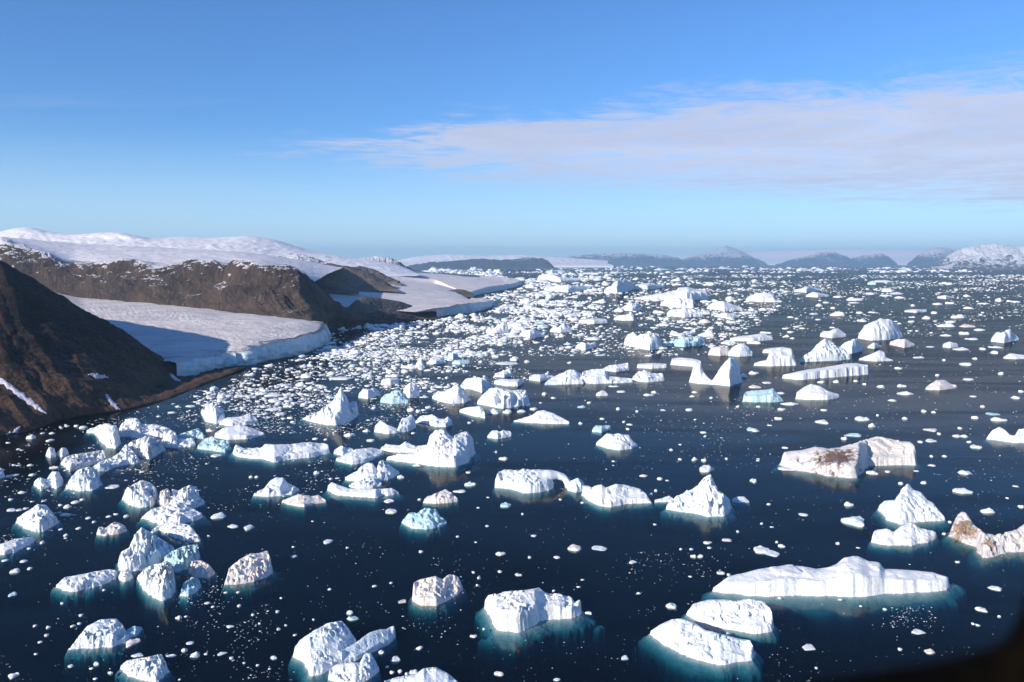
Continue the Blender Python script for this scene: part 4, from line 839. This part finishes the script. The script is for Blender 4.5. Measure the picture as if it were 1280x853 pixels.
EXTRA = [
 ('crumbly end berg', 'touching the right arm of the arched iceberg', 'w', '709,606 714,601 722,598 728,600 732,608', '709,613 720,616 732,613', .5, .6, .3, .08),
 ('dark cracked slab berg', 'split in two by a deep crack, right of the arched iceberg', 'W', '727,606 734,606 740,609 744,607 752,606 757,610 762,608 770,605 785,607 800,611 808,618 814,628', '727,619 737,627 752,633 762,634 770,633 785,630 815,629', .60, .6, .10, .08),
 ('pyramid iceberg', 'with a dark blue gash and crumbly left foot, right of centre', 'w', '833,630 838,624 845,620 853,618 858,613 866,612 874,604 880,597 887,593 892,602 897,613 905,618 911,624 915,634', '833,637 850,640 868,642 885,646 905,646 912,640 915,635', .38, .42, .26, .16),
 ('round flat floe', 'touching the right foot of the pyramid iceberg', 'w', '915,624 922,621 930,621 937,627', '915,627 925,629 937,628', .7, .6, .06, .14),
 ('low white spit', 'bridging the cracked slab berg and the pyramid iceberg', 'W', '818,625 828,623 836,620 843,624', '818,628 830,628 843,627', .6, .6, .2, .06),
]
for k_, e_ in enumerate(EXTRA):
    B_(e_[0], e_[1], e_[2], e_[3], e_[4], *e_[5:])
    if k_ == 1: BERGS[-1]['notch'] = [(756, 633, 3, 3, .8), (762, 626, 2.5, 3, .75), (758, 619, 2.5, 3, .75)]
    if k_ == 2: BERGS[-1]['notch'] = [(886, 640, 3.5, 4, .42), (882, 630, 3, 4, .35)]; BERGS[-1]['cl'] = .7
    build_berg(BERGS[-1], 420 + k_)
# ------------------------------------------------------------------ floes: read off the photo (u, v of the waterline centre, width, height in its pixels)
FL = """37,549,10,6 62,551,10,3 53,542,6,2 65,542,8,3 84,533,6,2 95,533,6,3 104,535,10,4 10,554,5,2 23,562,5,2 65,586,11,4 38,582,7,3 23,582,6,2 41,594,7,3 10,596,6,3 18,594,10,3 28,616,9,4 14,625,5,3 95,628,10,4 103,625,6,3 178,590,8,3 138,611,16,3
12,639,12,4 24,638,7,3 33,636,6,3 83,635,9,5 76,632,5,3 80,645,15,5 111,648,7,3 118,653,5,3 136,646,6,3 145,643,7,3 158,646,6,4 76,662,6,3 82,670,5,4 98,661,6,3 53,679,6,4 36,686,5,3 6,701,7,3 30,702,8,4 17,716,10,6 37,711,6,4 82,673,5,2
251,501,10,3 222,509,6,3 215,516,12,3 199,521,6,2 237,509,14,3 278,497,18,6 297,497,15,5 337,496,24,6 354,499,10,3 341,513,20,3 315,488,11,3 330,489,8,3 262,540,12,5 355,524,5,3 363,523,8,3 366,528,6,3 313,597,5,4 321,597,5,4 269,571,14,4 345,563,22,4
395,593,8,6 414,599,6,3 422,598,6,2 310,662,11,6 409,679,12,5 391,652,4,2 367,684,4,2 368,696,8,4 434,685,5,3 487,628,14,5 489,642,16,6 272,648,19,9 290,660,15,5 311,660,11,5 261,671,5,7
500,598,9,7 520,583,11,4 585,591,8,3 587,608,17,8 575,616,18,5 632,633,15,7 524,625,4,3 610,622,5,2 598,635,4,2 609,658,5,3 653,643,4,3 667,670,8,3 626,694,15,7 662,697,7,4 572,671,6,3 595,678,4,2 526,690,6,4
804,596,12,4 825,599,8,4 834,601,5,2 767,577,5,2 719,689,19,9 752,688,21,6 696,697,9,4 819,656,4,2 850,575,5,3 851,687,4,3 791,704,12,5 813,619,6,6 820,614,5,4 728,629,5,3 701,625,4,2 690,606,9,7
868,576,9,6 881,577,8,6 885,590,25,11 942,602,10,5 948,574,5,2 908,574,5,3 961,631,6,3 952,655,5,3 922,665,4,3 884,680,12,5 911,677,13,5 887,685,6,3 868,697,8,5 876,697,8,5 864,687,5,3 953,689,20,9 966,694,20,7 977,684,8,5 971,678,4,3
944,539,9,4 982,560,8,3 1057,550,9,7 1070,546,22,6 947,576,5,2 943,603,6,4 984,588,20,4 1006,645,11,4 1062,633,12,7 965,659,5,2 1091,593,13,6 1109,590,9,3 1145,589,6,2 1125,605,6,4 1155,604,8,4 1150,553,8,3 1073,656,29,13
1166,582,10,3 1208,593,14,6 1205,617,20,9 1239,642,16,8 1276,634,6,4 1269,608,6,2 1259,623,4,2 1187,653,4,3 1180,668,4,3 1083,703,9,4 1197,703,6,3 1247,738,16,7 1228,764,12,6 1151,793,18,7 1125,812,5,4 1165,817,12,7 1013,811,17,7 1106,762,5,4 1076,758,4,2 975,748,6,3 1050,750,5,3 1216,780,4,3 1222,782,5,3 1249,771,4,3 1020,835,4,3 1047,680,5,4 1073,685,5,2
625,715,6,4 648,720,10,5 599,723,5,4 592,716,4,3 597,732,4,3 692,739,4,3 736,768,10,5 592,797,10,5 605,787,4,4 728,725,5,2 723,734,4,2 781,824,10,6 839,760,15,9 798,742,5,3 903,718,11,5 911,719,5,4 863,721,5,2 910,794,8,5 625,845,14,8 696,851,10,5
468,733,7,4 489,729,5,3 437,768,9,7 439,776,17,8 503,753,12,4 412,737,5,3 369,794,5,3 476,817,8,8 494,827,14,10 525,812,11,7 518,843,12,9 490,841,6,5 500,840,6,6 509,843,6,5 392,775,4,3 484,834,5,4
222,774,9,6 232,771,5,3 259,754,7,3 266,759,5,3 286,785,12,5 238,804,9,4 230,815,9,8 243,822,12,9 257,818,5,3 275,819,12,5 289,823,5,4 305,829,4,3 341,824,8,6 348,787,5,4 357,782,4,3 316,769,4,3 324,780,4,4 347,765,5,4 299,758,5,4 282,741,5,3 298,741,5,3 322,832,4,3 351,748,4,3 213,822,14,4
15,745,9,5 15,847,12,7 60,785,5,4 58,795,4,3 50,803,5,3 44,783,4,3 91,783,6,4 99,780,4,3 101,770,4,3 88,833,6,4 119,832,7,6 114,836,5,3 137,843,7,6 119,849,5,3 45,818,4,3 164,806,18,9 170,822,16,7 78,755,4,3 130,738,4,3
453,455,7,5 461,455,6,4 446,468,12,3 438,470,5,3 426,475,30,3 447,475,8,3 486,466,9,8 506,466,11,5 457,540,10,5 437,546,16,7 394,549,8,3 407,550,5,3 463,552,11,4 467,511,6,4 516,542,8,3 382,472,14,8 374,483,14,7 389,487,14,6 402,484,8,4 513,514,10,7 523,515,8,5 535,510,8,4 534,479,8,4 530,513,8,3 379,499,6,3 364,509,6,3
619,447,10,4 643,451,12,6 633,456,30,4 601,453,8,4 659,453,8,4 684,468,8,4 681,494,8,6 692,498,7,3 676,504,5,2 727,510,12,4 712,454,6,3 559,473,6,3 549,473,6,2 567,480,9,3 619,566,6,4 630,575,13,5 617,517,18,8 634,517,12,6 652,516,12,5 668,512,10,4 587,529,5,3
752,445,18,3 811,445,10,3 753,495,16,8 766,484,14,3 777,490,12,3 817,491,8,4 811,495,14,4 736,504,6,3 773,512,6,5 796,515,5,3 829,513,9,2 862,513,9,4 865,496,6,3 868,491,8,3 889,498,5,3 726,530,6,4 753,524,7,3 780,528,5,3 787,531,10,3 785,537,4,3 879,541,9,3 881,546,5,3 850,556,5,2 839,563,5,4 869,525,4,2
942,468,14,5 930,472,10,5 944,485,16,4 958,479,12,3 976,492,9,3 992,507,24,6 977,513,11,4 1030,513,9,3 948,509,6,3 922,509,4,3 973,524,9,4 942,539,13,5 962,532,7,2 1030,529,15,5 1079,526,17,6 1091,534,9,6 1028,479,10,4 1045,478,8,4 1070,477,5,3 1080,481,5,3 1097,520,4,3
1152,448,14,3 1180,451,4,3 1210,457,12,4 1218,449,6,3 1122,461,8,3 1172,470,5,3 1128,484,11,4 1101,484,9,4 1137,494,20,6 1116,501,11,3 1251,468,6,4 1211,475,13,3 1217,496,7,2 1271,498,9,4 1277,490,8,3 1228,509,5,3 1155,515,6,4 1167,516,6,3 1218,523,8,4 1243,519,15,3 1251,527,18,6 1131,524,6,4 1167,539,16,4 1174,543,5,3 1200,536,6,3 1196,546,9,4 1204,546,8,4 1165,552,13,4 1211,553,5,3 1224,561,13,5 1164,571,5,3 1181,571,6,3
1113,365,16,5 1124,368,16,3 1107,370,13,2 1125,373,12,3 1087,368,13,3 1069,376,20,5 1066,379,14,2 1048,372,12,3 1105,353,25,3 1092,356,10,5 1126,340,8,3 1141,383,5,3 1091,391,12,2 1074,392,8,3 1049,395,18,6 1079,402,11,4 1140,397,8,2 1168,392,8,3 1160,399,13,4 1139,403,8,3 1172,381,10,3 1187,380,9,3 1208,371,8,3 1209,386,10,3 1201,398,17,5 1188,403,13,3 1187,409,20,5 1212,409,17,4 1224,413,12,3 1205,418,10,4 1182,420,10,3 1219,425,16,3 1248,377,8,5 1230,380,11,2 1270,378,10,2 1247,435,14,3 1228,437,8,3 1243,442,9,4 1206,438,18,4 1163,434,10,2 1180,355,8,3 1186,356,9,3
954,388,10,4 974,383,6,2 943,358,9,2 912,368,8,3 914,375,12,5 906,419,12,4 935,392,24,3 988,397,9,2 996,399,5,2 1018,393,12,2 1025,383,9,4 1033,379,8,2 1041,386,8,3 1023,400,7,2 995,409,8,2 1003,411,7,2 984,411,5,2 1041,410,7,2 740,343,26,3 770,342,20,3 826,338,22,3 850,341,16,2 700,341,18,4 905,336,16,2 1000,338,14,2"""
floes = [tuple(float(q) for q in s_.split(',')) for s_ in FL.split()]
WATER = pts('-60,560 0,549 70,530 150,518 205,504 262,482 306,466 330,456 375,446 402,435 410,420 425,410 440,407 480,405 520,401 548,399 560,396 612,388 618,381 592,377 592,371 650,360 655,353 600,345 530,341 520,337 690,336.5 695,333 1170,333 1175,337.5 1400,337.5 1400,900 -60,900')
def inwater(u, v): return poly_sd(np.asarray(u, float), np.asarray(v, float), WATER) > 0.8
def inhero(u, v, w):
    r = np.zeros(len(u), bool)
    for (a0, a1, U, Tv, Bv) in HEROBOX:
        m_ = (u > a0 - w * .3) & (u < a1 + w * .3)
        if m_.any():
            q = np.clip(u, a0, a1); r |= m_ & (v < np.interp(q, U, Bv) + 0.5) & (v > np.interp(q, U, Tv) + 0.5)
    return r
def sample(n, poly, w0, w1, al=1.6, ar=(2.0, 4.5), off_=0.42):
    poly = pts(poly); lo = poly.min(0); hi = poly.max(0); n = int(n * 1.8); u = rng.uniform(lo[0], hi[0], n * 4); v = rng.uniform(lo[1], hi[1], n * 4)
    k = poly_sd(u, v, poly) > 0; u = u[k][:n]; v = v[k][:n]; n = len(u)
    q = rng.random(n); w = (w0 ** (-al) + q * (w1 ** (-al) - w0 ** (-al))) ** (-1 / al)
    h_ = w / rng.uniform(ar[0], ar[1], n)
    cl_ = fbm(u / 85 + v / 200, np.log(v - 322) * 6.5, 901, 4, .6) * 2.6 + off_        # wind and current gather brash into streaks
    k = inwater(u, v) & ~inhero(u, v, w) & (rng.random(n) < np.clip(cl_, 0.015, 1)); return np.stack([u, v, w, h_], -1)[k]
ZONES = [
 (560, '405,420 440,408 600,392 640,440 560,450 400,445', 3.5, 16, 1.5),
 (3600, '400,424 440,406 600,390 660,400 640,445 480,452 395,448', 0.9, 6, 1.6),
 (900, '300,462 410,432 560,440 620,470 560,500 440,500 300,530 230,505', 3.0, 13, 1.9),
 (3600, '215,505 300,462 410,430 600,440 680,470 560,510 420,545 320,540 240,545', 0.9, 4.5, 1.9),
 (420, '600,346 700,340 860,345 960,380 1000,425 860,440 620,440 600,400', 3.5, 20, 1.5),
 (3600, '560,342 700,338 1000,345 960,400 900,445 620,445 600,395 560,365', 1.0, 8, 1.5),
 (700, '620,350 700,340 780,350 740,400 640,420 610,395', 3.0, 16, 1.4),
 (2600, '610,352 700,340 760,352 720,400 640,410 600,392', 1.0, 7, 1.5),
 (2600, '850,344 1290,344 1290,368 980,368 860,358', 0.9, 4.0, 1.9),
 (1500, '520,333 1290,334 1290,341 520,342', 1.2, 9, 1.5),
 (700, '500,338 620,338 640,352 560,346', 1.5, 14, 1.4),
 (1300, '860,360 1290,360 1290,420 900,420', 0.9, 4.5, 1.9),
 (1300, '420,440 1290,400 1290,600 420,600', 0.7, 2.8, 2.4),
 (1100, '120,520 420,470 520,600 300,640 120,620', 0.9, 3.5, 2.1),
 (600, '-10,545 150,520 220,560 160,620 -10,700', 1.0, 4.5, 2.1),
 (1300, '-20,600 1290,560 1290,860 -20,860', 0.6, 2.2, 2.6),
 (260, '185,740 330,735 360,850 190,850', 0.9, 3.4, 2.2),
 (130, '1020,755 1200,760 1190,790 1060,780', 0.8, 2.2, 2.4),
 (120, '440,690 600,700 600,800 500,800', 0.9, 2.8, 2.2),
 (140, '780,690 920,690 900,760 800,770', 0.8, 2.6, 2.2),
 (120, '800,470 960,500 900,560 780,530', 0.8, 2.4, 2.2),
 (200, '200,690 330,735 250,780 160,760', 0.9, 2.6, 2.2),
]
proc = np.concatenate([sample(n_, p_, a_, b_, al_, (2.0, 5.0), 0.72 if k_ < 7 else 0.42) for k_, (n_, p_, a_, b_, al_) in enumerate(ZONES)])
allf = np.concatenate([np.array(floes), proc]); read_off = np.arange(len(allf)) < len(floes)
score = allf[:, 2] * allf[:, 3] * np.where(read_off, 1.0, 1.0)
order = np.argsort(-score); big = order[:300]; rest = order[300:]

# floe templates: lumps of ice cut by the water, each with its own outline
def ico(sub):
    import bmesh
    bm = bmesh.new(); bmesh.ops.create_icosphere(bm, subdivisions=sub, radius=1.0)
    V = np.array([v_.co[:] for v_ in bm.verts]); Fc = np.array([[q.index for q in f_.verts] for f_ in bm.faces]); bm.free(); return V, Fc
def lump(V, s, flat):
    x, y, z_ = V.T; a = np.arctan2(y, x)
    rg = np.random.default_rng(s); nk = int(rg.integers(5, 8)); ak = np.sort(rg.uniform(0, 6.283, nk)) * .4 + np.linspace(0, 6.283, nk, endpoint=False) * .6 + rg.uniform(0, 6.28); dk = rg.uniform(0.55, 1.0, nk)
    cs_ = np.cos(a[:, None] - ak[None]); r = np.where(cs_ > 0.12, dk[None] / np.maximum(cs_, 0.12), 9).min(1).clip(0.2, 1.5)       # angular broken outline
    r = r * (1 + 0.12 * fbm(np.cos(a) * 2.5, np.sin(a) * 2.5, s, 3) * 1.5)
    x = x * r; y = y * r * (0.75 + 0.5 * _h(np.array([s]), np.array([3]), 1)[0])
    top = 0.55 + 0.9 * np.clip(fbm(x * 1.3 + s, y * 1.3, s + 5, 4) + 0.25, -0.3, 1) + 0.35 * (worley(x * 1.6, y * 1.6, s + 2)[2] - .4)
    zz = np.where(z_ > 0, np.abs(z_) ** (0.55 if flat else 0.9) * np.maximum(top, .12), z_ * 0.9)
    x = x + 0.08 * fbm(zz * 3 + y * 3, x * 3, s + 7, 2); 
    return np.stack([x / (x.max() - x.min()), y / (x.max() - x.min()), zz / zz.max()], -1)
VI, FI = ico(3); V0, F0 = ico(2); V1, F1 = ico(1)
TEM = [mesh_('ice_floe', lump(VI, 11 + 7 * k, k % 3 == 0), FI, None, False) for k in range(26)]
MATS = ['w'] * 5 + ['W'] * 6 + ['t', 'c', 'w']
TM = {}
def flo_h(v, wd, hp):                    # what is left of the picture height once the floe's own depth is seen from above
    sn = (np.asarray(v) - VH) / F
    return np.clip(hp - 0.62 * wd * sn, 0.10 * wd, 0.5 * wd)
def refname(b): return b['ref']
heroC = np.array([b_['c'] for b_ in BERGS]); heroW = np.array([b_['wpx'] for b_ in BERGS])
info = []
for i in big:
    u, v, w, h_ = allf[i]
    d = np.hypot(np.maximum(np.abs(heroC[:, 0] - u) - heroW / 2, 0), (heroC[:, 1] - v) * 1.3); j = int(np.argmin(d)); b_ = BERGS[j]
    dx, dy = u - heroC[j, 0], v - heroC[j, 1]
    if abs(dx) > heroW[j] * 0.5 and abs(dx) > abs(dy) * 1.0: dr = 'left of' if dx < 0 else 'right of'
    else: dr = 'beyond' if dy < 0 else 'in front of'
    asp = 'thin flat' if w / h_ > 4.2 else 'low' if w / h_ > 2.6 else 'chunky'
    sz = 'large' if w > 15 else 'small' if w > 8 else 'tiny'
    info.append((i, sz, asp, dr, j, float(d[j])))
from collections import defaultdict
grp = defaultdict(list)
for q in info: grp[q[1:5]].append(q)
ORD = ['nearest', 'second nearest', 'third nearest', 'fourth nearest', 'fifth nearest', 'sixth nearest', 'seventh nearest', 'eighth nearest', 'ninth nearest', 'tenth nearest', 'eleventh nearest', 'twelfth nearest']
for key, lst in grp.items():
    lst.sort(key=lambda q: q[5])
    for k, (i, sz, asp, dr, j, d) in enumerate(lst):
        u, v, w, h_ = allf[i]; ref = BERGS[j]['ref']
        how = {True: 'close', False: 'some way'}[d < 26]
        if len(lst) == 1: lab = f'{sz} {asp} white floe {dr} the {ref}'
        elif len(lst) == 2: lab = f'{"nearer" if k == 0 else "farther"} {sz} {asp} white floe {dr} the {ref}'
        else: lab = f'{ORD[min(k, 11)]} {sz} {asp} white floe {dr} the {ref}'
        words = lab.split()
        mk = None
        if len(words) > 14: mk = ('w', 'W')[i % 2]
        if len(words) > 16: lab = lab.replace(' white floe', ' floe')
        g = ground(u, v); pm = float(np.hypot(*g)) / F
        tk = int(rng.integers(len(TEM))); mk = mk or MATS[int(rng.integers(len(MATS)))]
        lab = lab.replace('white floe', {'t': 'pale blue floe', 'c': 'cream coloured floe'}.get(mk, 'white floe')) if len(lab.split()) <= 14 else lab
        if (tk, mk) not in TM:
            me = TEM[tk].copy(); me.materials.append(ICE[mk]); TM[(tk, mk)] = me
        o = link('ice_floe', TM[(tk, mk)], (g[0], g[1] + w * pm * .3, -0.05 * h_ * pm))
        wd = w * pm * 0.96; ht = flo_h(v, wd, h_ * pm)
        o.scale = (wd, wd * rng.uniform(.6, .95), ht); o.rotation_euler = (0, 0, float(rng.uniform(-0.35, 0.35)) + (math.pi if rng.random() < .5 else 0))
        tag(o, lab, 'ice floe', 'small ice floes drifting between the bergs')
# everything smaller: brash ice, far too many bits to count
TB0 = [lump(V0, 300 + 9 * k, k % 2 == 0) for k in range(14)]; TB1 = [lump(V1, 500 + 9 * k, k % 2 == 0) for k in range(20)]
Vs, Fs, off = [], [], 0
R_ = allf[rest]
g = ground(R_[:, 0], R_[:, 1]); pm = np.hypot(g[:, 0], g[:, 1]) / F
print('floes', len(allf), 'stuff', len(rest))
ti = rng.integers(0, 14, len(rest)); tj = rng.integers(0, 20, len(rest)); rot = rng.uniform(0, 6.28, len(rest)); isb = R_[:, 2] > 4.6
for kind_, tems, Fc, sel in ((0, TB0, F0, isb), (1, TB1, F1, ~isb)):
    for k, tv in enumerate(tems):
        ids = np.where(sel & ((ti if kind_ == 0 else tj) == k))[0]
        if not len(ids): continue
        c, s_ = np.cos(rot[ids]), np.sin(rot[ids]); w = R_[ids, 2] * pm[ids]; h_ = flo_h(R_[ids, 1], w, R_[ids, 3] * pm[ids] * .9)
        lx = tv[None, :, 0] * w[:, None]; ly = tv[None, :, 1] * w[:, None]
        V = np.stack([lx * c[:, None] - ly * s_[:, None] + g[ids, 0][:, None], lx * s_[:, None] + ly * c[:, None] + g[ids, 1][:, None], (tv[None, :, 2] - 0.04) * h_[:, None]], -1)
        n = len(ids); Vs.append(V.reshape(-1, 3)); Fs.append((Fc[None] + (np.arange(n) * len(tv))[:, None, None]).reshape(-1, 3) + off); off += n * len(tv)
o = link('brash_ice', mesh_('brash_ice', np.concatenate(Vs), np.concatenate(Fs), ICE['W'], False))
tag(o, 'scattered small bits of white brash ice floating all over the fjord', kind='stuff')

# ------------------------------------------------------------------ the aircraft's window surround, out of focus in the lower right corner
fm, t, out = new_mat('black_cabin_rubber'); b = princ(t, out, 1.0, 1.45); b.inputs['Specular IOR Level'].default_value = 0.05
n = noise_(t, pos(t), 14.0, 3, 0.6); t.links.new(mixc(t, sstep(t, n, 0.5, 0.7), (0.0015, 0.0013, 0.0012), (0.006, 0.004, 0.002)), b.inputs['Base Color'])
Yw = 0.46
ring = [(560, 1010), (800, 980), (980, 936), (1112, 914), (1235, 892), (1315, 858), (1358, 785), (1388, 670), (1420, 480), (1430, 200), (1400, -60), (1280, -220), (1000, -290), (400, -300), (0, -260), (-170, -120), (-230, 150), (-230, 600), (-180, 850), (-60, 960), (200, 1010)]
rp = np.array([at(u, v, Yw) for u, v in ring]); m2 = 240
q = np.linspace(0, len(rp), m2, endpoint=False); k0 = np.floor(q).astype(int); f = (q - k0)[:, None]; n_ = len(rp)
p0, p1, p2, p3 = rp[(k0 - 1) % n_], rp[k0 % n_], rp[(k0 + 1) % n_], rp[(k0 + 2) % n_]
C_ = 0.5 * (2 * p1 + (p2 - p0) * f + (2 * p0 - 5 * p1 + 4 * p2 - p3) * f ** 2 + (3 * p1 - p0 - 3 * p2 + p3) * f ** 3)
tg = np.roll(C_, -1, 0) - np.roll(C_, 1, 0); tg /= np.linalg.norm(tg, axis=1, keepdims=True); ax = np.array([0, 1.0, 0]); sd_v = np.cross(tg, ax); sd_v /= np.linalg.norm(sd_v, axis=1, keepdims=True)
sec = [(math.cos(a) , math.sin(a)) for a in np.linspace(0, 2 * math.pi, 16, endpoint=False)]
sec = [(abs(a) ** .6 * (1 if a > 0 else -1) * 0.034, abs(b__) ** .6 * (1 if b__ > 0 else -1) * 0.022) for a, b__ in sec]
V = np.stack([C_ + sd_v * a + ax * b__ for a, b__ in sec], 1); i = np.arange(m2)[:, None]; j = np.arange(16)[None]
Fc = np.stack([i * 16 + j + 0 * i, i * 16 + (j + 1) % 16, ((i + 1) % m2) * 16 + (j + 1) % 16, ((i + 1) % m2) * 16 + j], -1).reshape(-1, 4)
c0 = np.array([0, Yw, H - 0.35])
tag(link('window_frame', mesh_('window_frame', V.reshape(-1, 3) - c0, Fc, fm), tuple(c0)), 'dark blurred rounded window frame of the aircraft at the lower right corner', 'window frame')
